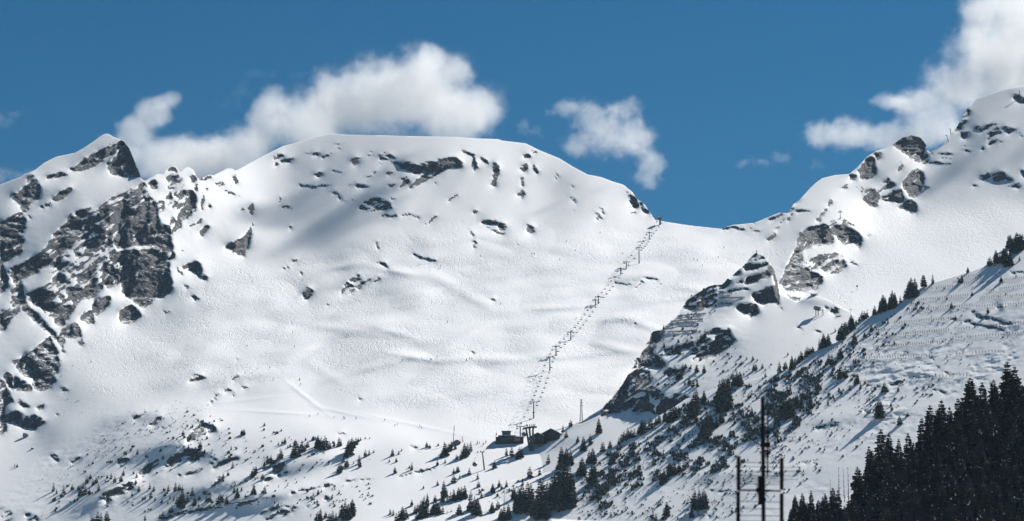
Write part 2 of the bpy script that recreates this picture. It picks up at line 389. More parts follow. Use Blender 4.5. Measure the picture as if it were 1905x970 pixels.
S1.base([
    # lower slopes and bowl: (x, y, dip, aspect)
    (60, 960, 27, -10), (250, 960, 26, -20), (450, 960, 26, -5), (700, 960, 24, 10), (900, 960, 25, 2), (1100, 960, 24, 10), (1500, 960, 24, 0), (1880, 960, 24, 0),
    (60, 820, 28, 10), (200, 860, 27, -12), (350, 860, 26, -10), (500, 860, 24, -22), (650, 850, 27, -20), (800, 860, 27, -10), (900, 840, 26, 5), (1000, 890, 27, -10), (960, 940, 26, -6),
    (300, 760, 21, 5), (450, 780, 19, 8), (600, 790, 17, 15), (750, 800, 18, 20), (900, 800, 20, 10), (1000, 800, 21, 5),
    (200, 700, 24, 18), (350, 680, 22, 10), (500, 680, 20, 5), (650, 700, 22, -5), (800, 720, 23, -2), (950, 700, 22, 0), (1100, 700, 22, -8), (1300, 700, 22, 0), (1700, 700, 22, 0),
    (250, 640, 26, 22), (400, 580, 25, 18), (550, 620, 21, 5), (700, 600, 21, 0), (850, 620, 22, -4), (1000, 620, 22, -4), (1150, 600, 22, -10),
    (400, 510, 29, 22), (500, 520, 25, 10), (620, 520, 23, 5), (760, 500, 22, 0), (900, 520, 23, -2), (1050, 520, 23, 0), (1200, 520, 22, -5), (1330, 500, 22, -10), (1420, 520, 24, -20),
    (1000, 450, 25, -5), (1100, 440, 25, 0), (1200, 440, 22, -4), (1290, 440, 19, -8), (1380, 440, 22, -15), (900, 450, 26, -5), (800, 460, 27, -8), (700, 480, 26, 0),
    # left cliff mountain
    (30, 370, 36, -25), (80, 330, 38, -22), (150, 300, 38, -20), (190, 270, 40, -15), (150, 355, 36, -20), (210, 345, 33, -20), (80, 420, 38, -12), (120, 400, 38, -18), (60, 470, 40, -10), (250, 350, 38, -12),
    (70, 520, 42, -20), (100, 470, 42, -15), (150, 500, 46, -18), (40, 620, 42, -18), (60, 660, 40, -22), (30, 560, 42, -10), (20, 690, 42, -10),
    (290, 350, 44, -5), (340, 350, 44, 0), (400, 350, 38, 8), (430, 380, 36, 14), (400, 430, 38, 14), (350, 430, 42, 14), (440, 430, 36, 15), (350, 480, 38, 30),
    # snow shoulder running down under the dome
    (500, 440, 34, 30), (540, 470, 33, 28), (480, 400, 34, 28), (460, 340, 36, 12), (470, 480, 30, 25), (560, 480, 30, 15),
    # dome: lit crown, shaded cirque, lit right flank
    (500, 310, 38, -16), (560, 290, 38, -32), (620, 270, 36, -30), (700, 270, 36, -22), (800, 275, 36, -14), (870, 290, 36, 4), (920, 280, 34, 15),
    (560, 340, 42, -45), (620, 340, 41, -42), (680, 330, 40, -38), (560, 390, 41, -46), (620, 400, 41, -42), (680, 400, 39, -34), (600, 440, 36, -40), (650, 430, 36, -26), (740, 360, 38, -30), (760, 330, 38, -24),
    (520, 360, 38, -8), (540, 420, 38, -20), (720, 420, 35, -16), (780, 390, 35, -14), (850, 360, 36, 8), (880, 340, 38, 14), (840, 400, 32, 2), (930, 380, 34, 10), (950, 320, 38, 18),
    (1000, 340, 36, 14), (1040, 380, 35, 6), (1020, 310, 36, 14), (1060, 350, 38, -8), (1100, 370, 36, 4), (1150, 370, 36, 22), (1180, 395, 35, 26), (1120, 345, 34, 20), (1100, 405, 30, 10),
    # right ridge and far right mountain
    (1400, 425, 30, -26), (1450, 420, 32, -30), (1480, 400, 34, -26), (1530, 360, 36, -18), (1510, 400, 34, -10), (1560, 390, 34, 4), (1600, 400, 32, 8), (1640, 330, 42, -14), (1680, 320, 44, -10),
    (1640, 430, 26, 12), (1700, 420, 25, 0), (1800, 420, 24, -8), (1880, 400, 24, -10), (1620, 500, 24, -5), (1720, 480, 24, -5), (1850, 480, 24, -8), (1550, 470, 30, 8), (1540, 540, 25, -5), (1640, 560, 23, -8),
    (1740, 345, 36, 0), (1780, 320, 38, -32), (1830, 260, 40, -30), (1860, 200, 40, -20), (1830, 320, 36, -24), (1890, 280, 36, -10), (1890, 330, 34, -5), (1800, 350, 32, -10), (1800, 240, 42, -40), (1880, 180, 40, -5),
])
S1.patch('f', '130 370 240 350 420 330 560 420 720 470 780 560 720 700 560 800 500 760 420 640 330 540 200 440', 39, -42, 30)
S1.patch('g', '420 570 540 440 660 480 760 560 740 600 560 620', 35, -40, 16)
S1.patch('f', '1000 600 1160 460 1290 400 1420 360 1440 420 1200 560 1060 680', 34, -4, 8)
S1.cuts = []; _unused = [tr('p', '262 331 300 420 322 480 318 520'), tr('b', '838 330 845 400 865 440 905 490 950 515 955 530 945 590 935 640 925 710 905 790 890 865'),
           tr('i', '385 975 420 920 450 850 460 780 520 730'), tr('j', '570 0 555 70 520 150 480 230 455 300'),
           tr('i', '1118 300 1127 375 1130 425'), tr('i', '1078 420 1108 490 1105 530 1075 600')]
CLIFF_ROCKS = [
    ('a', 'r', '510 320 560 335 640 255 740 215 770 205 830 180 900 140 940 140 940 165 880 200 860 230 800 255 770 285 720 320 640 345 570 370 530 350'),
    ('a', 'm', '640 255 700 225 770 200 830 150 900 125 940 140 830 185 740 230', {'snow': -0.05}),
    ('b', 'm', '0 280 30 235 60 215 70 190 100 125 130 150 155 190 170 245 200 300 212 348 150 345 60 335 20 315 5 300', {'snow': -0.33}),
    ('b', 'r', '100 150 130 150 155 190 170 245 205 310 205 340 150 335 110 320 140 260 110 200'),
    ('b', 'r', '0 250 40 240 60 260 40 290 0 285'),
    ('a', 'm', '340 410 390 380 460 368 530 375 450 402 345 418', {'snow': -0.25}),
    ('a', 'r', '385 545 420 540 470 510 530 475 550 490 510 535 450 580 395 585'),
    ('a', 'r', '345 600 380 600 375 630 345 620'), ('a', 'r', '290 625 325 618 322 642'), ('a', 'm', '190 690 235 690 240 715 200 718', {'snow': -.13}),
    ('a', 'r', '80 530 130 525 200 465 215 380 240 380 290 440 310 490 295 565 240 610 205 660 170 665 145 610 100 570', {'snow': .22}),
    ('a', 'r', '0 735 60 720 110 680 150 665 180 690 190 720 190 780 160 850 180 880 165 930 170 980 0 980', {'snow': .26}),
    ('c', 'r', '0 0 185 0 165 80 175 140 150 210 90 250 30 275 0 300', {'snow': .26}),
    ('c', 'r', '0 230 20 280 30 310 60 380 65 460 20 500 0 520'),
    # long slanting band
    ('p', 'r', '15 499 37 492 64 477 84 464 94 445 106 432 119 425 129 406 161 398 188 391 210 379 240 362 252 360 269 352 284 368 287 380 281 392 269 396 243 402 237 408 220 428 209 447 198 437 178 436 158 444 138 453 121 467 104 479 87 497 72 507 50 515 41 521 27 507', {'snow': .24}),
    ('p', 'm', '94 440 119 418 129 400 161 388 188 382 212 366 250 350 268 338 272 350 240 366 200 386 160 400 130 412 110 434', {'snow': -0.03}),
    ('b', 'm', '130 560 240 565 250 580 140 610', {'snow': -0.08}),
    # buttress
    ('d', 'r', '215 205 290 180 400 185 480 175 560 140 600 130 645 165 670 240 625 255 630 310 625 360 650 420 645 490 570 550 500 545 430 560 370 545 320 550 270 490 265 430 250 340 240 280 212 240', {'th': 60, 'snow': .36, 'a': -20}),
    ('b', 'm', '40 750 130 620 200 575 250 570 300 560 330 650 400 730 425 830 400 820 300 790 180 790 60 810', {'snow': -0.29}),
    ('b', 'r', '300 480 325 560 330 640 360 670 410 730 420 800 435 865 400 880 370 780 320 690 270 600', {'th': 60}),
    ('b', 'r', '90 575 130 610 70 690 30 760 0 770 0 600 50 590', {'snow': .3}),
    ('d', 'm', '330 552 420 620 470 600 520 565 600 540 560 548 430 560', {'snow': -0.33}),
    # gully and ledges left of the buttress
    ('c', 'm', '490 170 580 140 650 110 740 60 800 60 850 110 870 200 880 300 900 420 850 470 770 470 700 540 620 560 560 610 540 660 520 700 480 740 400 700 300 620 210 560 200 510 300 470 380 430 420 450 500 420 490 340 400 350 340 350 440 230', {'snow': -0.03}),
    ('c', 'r', '490 470 540 460 640 480 720 440 780 440 770 490 700 540 620 560 560 610 545 600 540 540', {'snow': .2}),
    ('c', 'r', '385 400 440 350 490 370 500 410 440 450 400 430'),
    ('c', 'r', '205 520 300 480 380 490 420 520 420 540 380 560 400 600 480 600 540 600 540 660 500 700 440 660 340 640 260 600', {'snow': .16}),
    ('c', 'r', '410 700 480 680 500 740 450 770 420 740'),
    ('c', 'r', '760 380 830 330 890 330 905 430 850 470 780 450', {'th': 60}),
    ('c', 'r', '640 140 700 110 790 60 800 110 720 200 670 190', {'snow': .1}),
    ('c', 'r', '0 640 60 600 100 560 80 480 130 460 160 440 190 520 190 590 150 610 150 655 80 720 50 760 40 790 0 800', {'snow': .16}),
    ('c', 'm', '60 340 110 350 160 410 180 500 200 590 300 680 360 760 420 800 420 870 360 800 280 740 180 640 140 480 90 400', {'snow': -0.18}),
    ('c', 'r', '455 790 500 750 560 730 600 745 620 840 560 850 500 840'),
    ('c', 'r', '590 700 640 650 700 630 715 740 660 740'),
    ('c', 'm', '690 620 720 560 800 520 840 540 810 610 780 640 720 690', {'snow': -0.38}),
    ('d', 'm', '250 640 300 610 350 590 390 640 410 680 350 735 300 740 250 710', {'snow': -0.43}),
    ('d', 'r', '720 300 780 285 840 270 870 310 880 380 860 390 790 340 740 330', {'th': 10}), ('d', 'r', '870 385 905 370 915 410 880 405'),
    ('d', 'r', '790 530 825 525 855 550 820 565', {'th': 10}), ('d', 'r', '560 630 600 652 655 630 600 664', {'th': 10}), ('d', 'r', '690 330 720 365 712 350', {'w': 1.6}), ('d', 'm', '740 445 780 460 760 475', {'snow': -.13}),
    # lower left cliffs
    ('e', 'r', '90 295 160 275 240 210 320 150 370 110 400 150 430 200 440 270 455 330 440 390 400 370 420 440 380 490 320 520 260 510 240 420 180 410 150 370', {'th': 60, 'snow': .3}),
    ('e', 'm', '210 240 330 140 370 100 410 150 390 190 330 200 250 260', {'snow': -0.23}),
    ('e', 'r', '20 390 50 370 100 400 90 450 110 520 70 490 40 430'), ('e', 'r', '0 410 40 450 60 520 100 600 50 630 40 680 60 700 50 760 60 800 20 840 0 860', {'snow': .26}),
    ('e', 'r', '60 690 120 660 180 690 220 720 300 740 340 740 330 770 260 810 210 810 150 790 100 760 55 750', {'th': 60}),
    ('e', 'm', '110 400 150 420 250 480 230 520 150 520 110 500', {'snow': -0.23}), ('e', 'm', '130 560 170 600 240 640 260 600 200 660 150 620', {'snow': -0.23}),
    ('e', 'm', '270 640 340 600 330 640 290 665', {'snow': -0.23}), ('e', 'm', '240 700 320 720 300 745 230 725', {'snow': -0.13}),
    ('e', 'm', '340 20 400 60 420 130 470 60 490 120 480 200 500 235 470 220 430 130', {'snow': -0.33}), ('e', 'r', '580 150 620 130 635 160 610 180'), ('e', 'r', '455 490 480 485 525 510 500 520 470 505'),
    ('e', 'r', '410 695 445 688 440 698'),
    # pinnacles between the cliff mountain and the dome
    ('b', 'r', '385 300 420 275 450 290 450 310 400 305'), ('b', 'r', '380 420 440 370 490 350 497 430 460 435 470 400 430 425', {'snow': .12}),
    ('b', 'm', '260 390 310 350 325 430 280 410', {'snow': -0.23}), ('b', 'r', '310 510 360 490 370 560 330 575', {'snow': .12}),
    ('b', 'r', '460 560 500 500 550 440 570 480 570 550 530 610 480 630 470 670 440 690 435 725 415 700 440 640', {'snow': .2}),
    ('b', 'm', '370 340 440 320 480 350 440 380 400 400', {'snow': -0.08}), ('b', 'm', '400 440 560 430 560 500 440 560 380 520', {'snow': -0.01}),
    ('b', 'r', '525 350 560 320 578 360 555 385'), ('b', 'r', '590 360 665 335 670 350 610 370'),
    ('b', 'm', '600 510 625 470 632 480 610 560', {'snow': -0.33}), ('b', 'r', '648 525 668 515 670 535 658 545'), ('b', 'm', '520 660 570 640 610 610 618 600 600 640 540 665', {'snow': -0.33}),
    ('b', 'm', '590 700 650 640 660 670 610 730', {'snow': -0.43}), ('b', 'r', '400 620 430 600 440 640 410 650'), ('b', 'r', '700 385 740 375 750 400 710 405'), ('b', 'm', '630 410 660 400 670 420 640 430', {'snow': -.13}),
    ('b', 'm', '720 430 790 440 860 470 890 485 800 455', {'snow': -0.13}), ('b', 'r', '850 550 890 550 885 560 855 560'), ('b', 'r', '560 420 580 380 585 400 575 430'),
    ('b', 'r', '800 340 825 320 838 370 830 390'), ('b', 'r', '905 545 930 512 953 520 940 590 910 570', {'a': 10}),
    ('b', 'r', '940 590 920 660 890 720 830 745 810 830 850 850 885 865 905 800 930 700', {'a': 42, 'th': 70, 'snow': .4}), ('b', 'r', '760 795 830 745 820 800 812 832'),
    ('b', 'm', '375 480 410 450 420 490 380 490', {'snow': -0.33}), ('b', 'm', '360 650 400 660 420 730 380 700', {'snow': -0.43}), ('b', 'r', '480 820 495 822 492 830'),
]
DOME_ROCKS = [
    ('f', 'r', '1010 285 1060 290 1120 300 1180 305 1280 292 1340 262 1400 245 1460 290 1450 320 1380 322 1280 372 1200 420 1120 460 1110 445 1170 390 1230 350 1160 362 1090 330', {'th': 28, 'a': -30, 'snow': .36}),
    ('f', 'm', '920 240 960 215 1010 250 1060 275 1180 295 1340 255 1400 240 1280 300 1160 330 1000 300 920 295', {'th': -12, 'snow': .02}), ('f', 'm', '1050 450 1050 390 1090 370 1130 420 1105 450', {'th': 28}),
    ('f', 'r', '845 600 890 585 990 560 1000 580 960 590 870 602', {'th': 8}), ('f', 'm', '780 580 830 535 910 510 990 540 1000 575 850 600', {'th': 8, 'snow': -.05}), ('f', 'r', '830 540 860 518 910 510 915 530 850 545', {'th': 8}), ('f', 'r', '985 540 1000 515 1028 512 1000 530'),
    ('f', 'r', '740 280 770 245 795 255 780 295 755 305'), ('f', 'r', '235 262 270 232 300 238 285 262', {'th': 5}), ('f', 'r', '285 278 330 264 380 258 350 275 285 292', {'th': 5}), ('f', 'r', '245 290 270 290 265 308 245 306'),
    ('f', 'r', '505 365 540 350 560 365 520 378', {'th': 0}), ('f', 'm', '440 220 500 222 560 235 500 240', {'th': -8}), ('f', 'm', '550 250 620 220 600 240 560 262', {'snow': -.2}), ('f', 'm', '640 170 665 165 672 205 655 200'),
    ('f', 'm', '720 425 800 428 925 445 850 450 730 440', {'th': -3, 'snow': -.1}), ('f', 'm', '595 340 640 335 680 355 620 350', {'th': -8, 'snow': -.1}), ('f', 'm', '830 385 900 340 945 310 900 350 840 395', {'snow': -.1}), ('f', 'm', '970 430 1030 420 1020 440 980 445', {'th': 0}),
    ('f', 'm', '830 220 870 215 890 240 850 255', {'snow': .05}), ('f', 'm', '960 350 1000 340 1015 370 990 385', {'snow': .05}),
    ('f', 'r', '405 430 450 436 500 442 560 430 605 434', {'w': 1.3, 'th': 0}), ('f', 'r', '600 460 650 488 662 520 690 534 760 530', {'w': 1.8, 'th': 0}), ('f', 'r', '940 625 1010 636 1060 624 1110 620 1140 632 1175 642', {'w': 1.6, 'th': 0}), ('f', 'r', '1225 685 1290 635', {'w': 2.4}),
    ('f', 'r', '1370 528 1420 500', {'w': 1.6}), ('f', 'm', '1440 200 1490 212 1530 235 1552 290 1545 340 1530 335 1540 290 1520 240 1470 220', {'th': -60, 'snow': -.25}), ('f', 'm', '1570 245 1620 280 1640 300 1600 285', {'th': -40, 'snow': -.2}), ('f', 'r', '280 515 285 538', {'w': 1.8}), ('f', 'r', '345 700 350 714', {'w': 1.8}), ('f', 'r', '290 575 355 575', {'w': 1.2}),
    ('f', 'r', '1525 605 1555 590 1545 612 1530 615'), ('f', 'r', '1280 415 1284 420', {'w': 2}), ('f', 'r', '225 880 245 882', {'w': 1.7}), ('f', 'r', '362 915 380 905 395 925 372 930', {'th': 0}),
    ('g', 'r', '315 240 350 230 372 240 365 260 330 260', {'th': 0}), ('g', 'r', '305 312 350 290 362 320 330 352 305 335', {'th': 0}), ('g', 'r', '385 300 410 320 418 360 395 345'), ('g', 'm', '375 200 415 230 410 250 385 235'), ('g', 'm', '305 375 325 380 328 435 318 442', {'snow': -.3}),
    ('g', 'r', '290 490 325 460 338 490 320 522', {'th': 0, 'snow': .15}), ('g', 'm', '135 290 165 300 170 360 150 400 155 450 115 430 135 380', {'snow': -.3}), ('g', 'r', '140 340 168 330 168 360 150 385'), ('g', 'm', '0 225 25 280 28 330 5 345', {'snow': -.25}), ('g', 'm', '40 250 80 260 110 292 80 290', {'th': -30, 'snow': -.2}),
    ('g', 'r', '1000 500 1040 505 1070 570 1045 585 1018 555', {'snow': .1}), ('g', 'm', '960 470 1000 480 1060 530 1110 560 1155 625 1100 605 1060 560', {'snow': .02, 'th': -50}), ('g', 'm', '1020 610 1060 610 1080 640 1040 630'),
    ('g', 'm', '500 300 530 330 580 410 540 400 520 340', {'th': -55, 'snow': .1}), ('g', 'm', '580 340 640 400 660 480 640 440', {'th': -55, 'snow': .08}), ('g', 'm', '620 495 660 520 668 560 640 520', {'th': -55, 'snow': .0}), ('g', 'm', '790 590 830 570 855 640 800 660', {'th': -50, 'snow': .1}), ('g', 'm', '650 590 668 625 655 620'),
    ('g', 'r', '345 690 390 700 398 735 370 747 350 720', {'a': 0}), ('g', 'm', '20 680 70 660 150 650 225 700 200 735 150 740 60 700', {'th': -10, 'snow': .0}), ('g', 'r', '155 738 215 744', {'w': 1.8}), ('g', 'r', '285 810 300 800 305 812'), ('g', 'r', '0 600 30 590 25 610 5 615'), ('g', 'r', '1170 650 1220 655', {'w': 2}),
]
BOWL_ROCKS = [
    ('h', 'r', '670 365 690 320 715 285 740 310 790 345 740 360 695 383', {'snow': .05}), ('h', 'm', '720 285 790 245 850 260 930 270 925 285 830 305 790 340', {'snow': .05}), ('h', 'r', '890 275 910 262 930 282'), ('h', 'm', '425 370 465 320 500 350 460 400 430 390', {'snow': -.3}), ('h', 'm', '440 400 470 392 465 408'),
    ('h', 'm', '905 160 960 170 990 215 960 200 920 180', {'snow': -.3, 'th': -30}), ('h', 'r', '635 240 655 235 650 245'), ('h', 'r', '620 265 638 262 632 272'), ('h', 'r', '298 207 308 212', {'w': 1.6}), ('h', 'r', '328 202 340 206', {'w': 2}), ('h', 'r', '412 240 424 243', {'w': 1.8}), ('h', 'r', '590 440 604 444', {'w': 1.6}),
    ('h', 'r', '1515 740 1530 755', {'w': 2.5}), ('f', 'r', '1515 735 1530 755', {'w': 2.6}), ('f', 'r', '1525 795 1545 800 1535 830', {'w': 2.2}), ('f', 'r', '905 800 912 838', {'w': 1.6}),
    ('h', 'r', '1640 405 1655 412', {'w': 2.4}), ('k', 'm', '115 400 130 405 125 415'), ('k', 'r', '910 295 950 308 1020 308', {'w': 1.7, 'th': 0}), ('k', 'r', '1055 330 1075 312 1095 288', {'w': 2, 'th': 40}), ('k', 'm', '1095 265 1130 268 1180 275 1210 300', {'w': 1.6, 'th': 0}), ('k', 'm', '1040 545 1055 550 1050 580 1040 575'), ('k', 'm', '780 678 870 668 860 676', {'w': 1.5, 'th': 8}),
    ('f', 'r', '1145 870 1160 890 1200 900 1275 922', {'w': 1.8, 'th': -15}),
    ('h', 'm', '0 785 10 780 20 795 5 800'), ('m', 'm', '1215 75 1240 35 1260 20 1330 45 1300 60 1240 70', {'snow': -.15}), ('m', 'r', '1365 200 1395 170 1405 152', {'w': 3}), ('m', 'r', '1480 150 1510 145 1500 160'), ('m', 'm', '1445 130 1475 105 1490 130 1470 145'), ('m', 'm', '1490 60 1530 20 1545 35 1510 60', {'snow': -.2}),
    ('m', 'r', '385 100 410 110 445 125 420 130', {'th': -20}),
    # lower slopes
    ('m', 'm', '1070 585 1100 560 1190 500 1330 510 1310 560 1260 580 1180 570 1100 620', {'snow': -.2, 'th': 10}), ('m', 'r', '1190 510 1300 515 1325 520 1290 560 1240 555', {'th': 15, 'snow': .05}), ('m', 'r', '1180 670 1260 640 1300 620 1230 680', {'th': 20}), ('m', 'm', '1060 600 1100 640 1180 680', {'w': 2, 'th': 0}),
    ('m', 'm', '1350 540 1420 590 1490 560 1560 530 1530 570 1380 635 1360 600', {'snow': -.05, 'th': 20}), ('m', 'm', '1200 460 1230 380 1300 330 1390 360 1400 390 1300 410 1240 465', {'snow': -.18, 'th': 40}),
    ('m', 'm', '890 650 940 610 1020 570 1030 600 1000 620 920 690', {'snow': -.15, 'th': 35}), ('m', 'm', '650 800 720 760 870 710 880 740 800 790 690 825', {'snow': -.15, 'th': 25}), ('m', 'r', '945 362 1000 310 1050 290 1045 305 985 350', {'snow': .2}), ('m', 'm', '840 320 900 265 960 250 900 300', {'snow': -.05}),
    ('m', 'r', '455 605 500 555 545 530 500 580', {'snow': .3}), ('m', 'r', '325 545 355 540 380 565 370 585 345 570', {'th': -20}), ('m', 'm', '1000 640 1020 610 1040 590'), ('m', 'm', '760 570 830 560 840 590 770 620', {'snow': .0}), ('m', 'r', '640 820 720 800 700 850', {'snow': .3}),
    ('m', 'r', '1070 950 1130 925 1200 910 1300 895 1400 880 1500 862 1663 842', {'w': 4, 'th': 8, 'snow': .15}), ('m', 'm', '160 920 230 930 250 960 180 970'), ('m', 'm', '0 880 60 870 80 960 0 970', {'snow': .1}), ('m', 'm', '1370 750 1420 690', {'w': 4}), ('m', 'r', '1040 370 1100 350 1095 362'), ('m', 'm', '1130 470 1180 410', {'w': 2.5}),
    ('n', 'r', '215 650 250 610 310 580 315 610 290 645 255 665', {'th': 20}), ('n', 'm', '130 745 200 690 260 665 350 640 350 660 280 680', {'snow': -.05, 'th': 20}), ('n', 'm', '160 640 230 580 320 565 330 590 240 620', {'snow': -.1}),
    ('n', 'r', '330 797 400 778 450 772 520 755 600 735', {'w': 2.2, 'th': 10}), ('n', 'm', '600 735 700 718 760 702 880 690', {'w': 2, 'th': 10}), ('n', 'm', '1050 680 1150 655 1280 628', {'w': 1.8}), ('n', 'm', '0 880 60 850 200 825', {'w': 3, 'th': 10}), ('n', 'r', '1125 490 1165 488', {'w': 2, 'th': 0}), ('n', 'm', '120 900 300 870 450 840 480 870 300 930 200 960', {'snow': .12, 'th': 20}), ('n', 'm', '540 860 580 800 600 830', {'snow': -.1}), ('n', 'r', '660 408 690 406', {'w': 2}), ('n', 'r', '790 170 805 182', {'w': 2.2}), ('n', 'r', '40 105 65 108', {'w': 2}),
]
RIGHT_ROCKS = [
    ('i', 'r', '940 330 1000 290 1045 283 1090 290 1118 330 1112 380 1075 425 1050 410 1000 370', {'a': 5, 'snow': .3}), ('i', 'r', '1085 410 1125 375 1130 420 1105 432', {'a': 5}), ('i', 'm', '960 320 1030 300 1020 330 980 345', {'snow': -0.10}),
    ('i', 'r', '765 460 800 410 830 385 850 400 860 480 840 500 790 515 770 480'), ('i', 'r', '850 370 885 370 892 405 860 410'), ('i', 'r', '720 490 740 470 765 490 745 520 725 510'), ('i', 'm', '690 540 715 530 710 555 680 560', {'snow': -0.10}),
    ('i', 'r', '990 540 1030 480 1070 450 1105 480 1105 530 1080 590 1050 610 1010 570', {'a': 12, 'snow': .32}), ('i', 'r', '870 610 930 580 990 560 1005 620 970 630 900 620', {'th': 15}), ('i', 'm', '785 610 850 560 880 590 870 650 830 650', {'snow': -0.30}), ('i', 'm', '975 650 1030 610 1065 630 1075 685 1010 675', {'snow': -0.35}),
    ('i', 'm', '740 540 800 560 870 560 940 520 960 540 880 580 800 590', {'snow': 0.00}), ('i', 'm', '970 470 990 420 1000 440 985 490', {'snow': -0.10}), ('i', 'm', '880 520 930 500 940 530', {'snow': -0.10}),
    ('i', 'r', '605 650 625 612 636 625 615 650'), ('i', 'm', '550 722 575 690 610 655 600 685 565 730', {'snow': -0.40}), ('i', 'm', '400 720 440 662 500 665 550 676 470 675 440 680 410 725', {'snow': -0.40, 'th': 0}), ('i', 'm', '295 822 340 775 350 795 315 825', {'snow': -0.30}), ('i', 'm', '340 770 400 700', {'w': 2, 'snow': -.2}), ('i', 'm', '400 690 440 640 460 610', {'w': 3}), ('i', 'm', '60 765 130 755 180 770', {'w': 2, 'th': 0, 'snow': -.2}), ('i', 'm', '215 770 280 775', {'w': 2.5, 'th': 0}), ('i', 'm', '310 720 370 690 385 710', {'w': 3, 'snow': .1}), ('i', 'r', '230 735 240 730', {'w': 1.6}),
    ('i', 'r', '385 972 420 920 450 850 460 790 500 760 540 750 560 780 520 860 480 880 485 940 470 972', {'th': 60, 'snow': .22}), ('i', 'm', '500 760 600 735 640 790 640 840 590 850 540 850 540 780', {'snow': -0.25}), ('i', 'r', '590 790 640 800 640 845 600 850'), ('i', 'r', '620 765 640 745 700 750 750 770 785 800 780 850 760 858 740 835 700 850 650 800', {'a': 0, 'th': 60, 'snow': .36}), ('i', 'm', '600 740 640 715 710 720 760 755 700 755 630 755', {'snow': 0.00}), ('i', 'r', '815 778 838 795 828 802'), ('i', 'r', '755 850 785 852 770 868'),
    ('i', 'm', '480 945 560 900 640 885 690 910 708 960 650 970 500 972', {'snow': -0.10}),
    ('j', 'r', '455 300 480 230 500 180 540 120 565 60 570 0 610 0 605 60 600 130 580 190 620 200 680 240 745 262 720 300 690 345 640 345 590 330 550 340 500 300 480 320', {'th': 55, 'snow': .24}), ('j', 'm', '460 300 520 290 600 330 640 345 690 345 560 360 490 350', {'snow': -0.04}), ('j', 'm', '620 180 700 130 760 110 830 125 880 190 820 240 780 240 700 200 640 190', {'snow': -0.13}), ('j', 'r', '780 240 820 230 885 185 880 200 820 245'), ('j', 'r', '500 385 560 390 590 400 570 415 530 410', {'th': 0}), ('j', 'm', '880 160 930 170 960 190', {'w': 1.8}),
    ('i', 'r', '1395 490 1440 475 1450 500 1405 512'), ('i', 'r', '1450 495 1480 470 1510 468 1535 500 1520 512 1480 525'), ('i', 'm', '1530 500 1560 505 1565 518 1530 525', {'snow': -0.30}), ('i', 'r', '1600 470 1621 463 1640 480 1640 505 1615 495'), ('i', 'r', '1112 550 1130 553', {'w': 2.6}), ('i', 'r', '1360 540 1380 540', {'w': 1.8}), ('i', 'm', '1540 545 1600 530 1600 555', {'snow': -0.05}),
    ('i', 'r', '1255 270 1280 215 1330 140 1345 160 1322 215 1285 262', {'snow': .12}), ('i', 'r', '1550 65 1590 72 1640 110 1640 125 1600 115 1570 90', {'snow': .15}), ('i', 'm', '1295 268 1335 270 1330 290 1305 300', {'snow': -0.20}), ('i', 'm', '1345 240 1400 225 1480 225 1500 250 1400 260', {'snow': -0.02}), ('i', 'm', '1430 275 1500 260 1510 320 1440 340', {'snow': 0.02}), ('i', 'm', '1545 250 1560 235 1562 250', {'snow': -0.30}), ('i', 'm', '1395 345 1420 350 1410 365', {'snow': -0.20}), ('i', 'm', '1500 240 1600 250 1621 290 1560 290', {'snow': 0.10}),
    ('i', 'm', '1130 375 1250 378', {'w': 1.6, 'th': 0}), ('i', 'm', '1130 400 1250 402', {'w': 1.4, 'th': 0}), ('i', 'm', '1130 425 1250 432', {'w': 1.6, 'th': 0}), ('i', 'm', '1310 335 1350 340', {'w': 1.4, 'th': 0}), ('i', 'm', '1300 358 1345 362', {'w': 1.4, 'th': 0}),
]
S1.rocks(CLIFF_ROCKS); S1.rocks(DOME_ROCKS, th=15); S1.rocks(BOWL_ROCKS, th=25); S1.rocks(RIGHT_ROCKS, th=35)
S1.bump_gain = .7
S1.solve(1005, 836, 2080, bumps=[
    # swells of the bowl: crest lines with a lit and a shaded side (x, y, half width, half height, tilt, metres)
    (830, 525, 46, 11, -26, 7), (890, 560, 40, 10, -22, 6), (780, 545, 50, 9, 12, 7), (1040, 572, 60, 7, 4, 11), (1010, 600, 50, 9, 14, 7), (1150, 592, 46, 7, 8, 10), (1200, 605, 50, 8, -16, 8), (1120, 556, 50, 7, 10, 7), (1000, 494, 44, 7, 16, 7), (940, 515, 50, 8, 8, 6), (1085, 660, 70, 8, 6, 9),
    (690, 684, 90, 8, 15, 11), (770, 664, 50, 7, -8, 9), (870, 668, 60, 7, 3, 8), (960, 668, 70, 8, 6, 9), (1000, 700, 60, 9, 12, 8), (1140, 646, 40, 8, -12, 8), (1250, 556, 46, 7, 6, 8), (1300, 540, 40, 7, -8, 7), (1225, 506, 40, 7, 12, 8), (1180, 516, 30, 7, 10, 7), (1160, 690, 44, 9, 18, 8),
    (530, 610, 40, 10, 26, 7), (560, 650, 40, 8, 20, 7), (620, 610, 50, 8, -6, 6), (700, 605, 50, 8, 10, 6), (870, 620, 40, 8, 22, 7), (740, 620, 40, 7, -14, 6), (640, 495, 34, 7, 10, 8), (740, 505, 46, 7, -10, 8), (880, 442, 44, 7, 12, 7), (500, 655, 50, 9, 12, 8), (430, 706, 54, 8, 14, 8), (1040, 735, 70, 9, 10, 7), (850, 735, 70, 10, 12, 8), (760, 730, 60, 9, 18, 7), (600, 690, 40, 10, -30, 4), (340, 640, 60, 9, 20, 6),
    (568, 738, 50, 4, -38, 2.2), (640, 768, 60, 3, -12, 2.2), (520, 768, 90, 2.6, -3, 2.4), (760, 788, 90, 3, -12, 2.2), (450, 745, 80, 3, 6, 2.2),
    (120, 800, 50, 24, 30, 10), (260, 772, 60, 14, 8, 8), (330, 820, 60, 16, 20, 30), (200, 920, 60, 20, 25, 30), (400, 900, 70, 18, 15, 24), (600, 850, 70, 18, 15, 24), (500, 920, 80, 15, 10, 18),
])
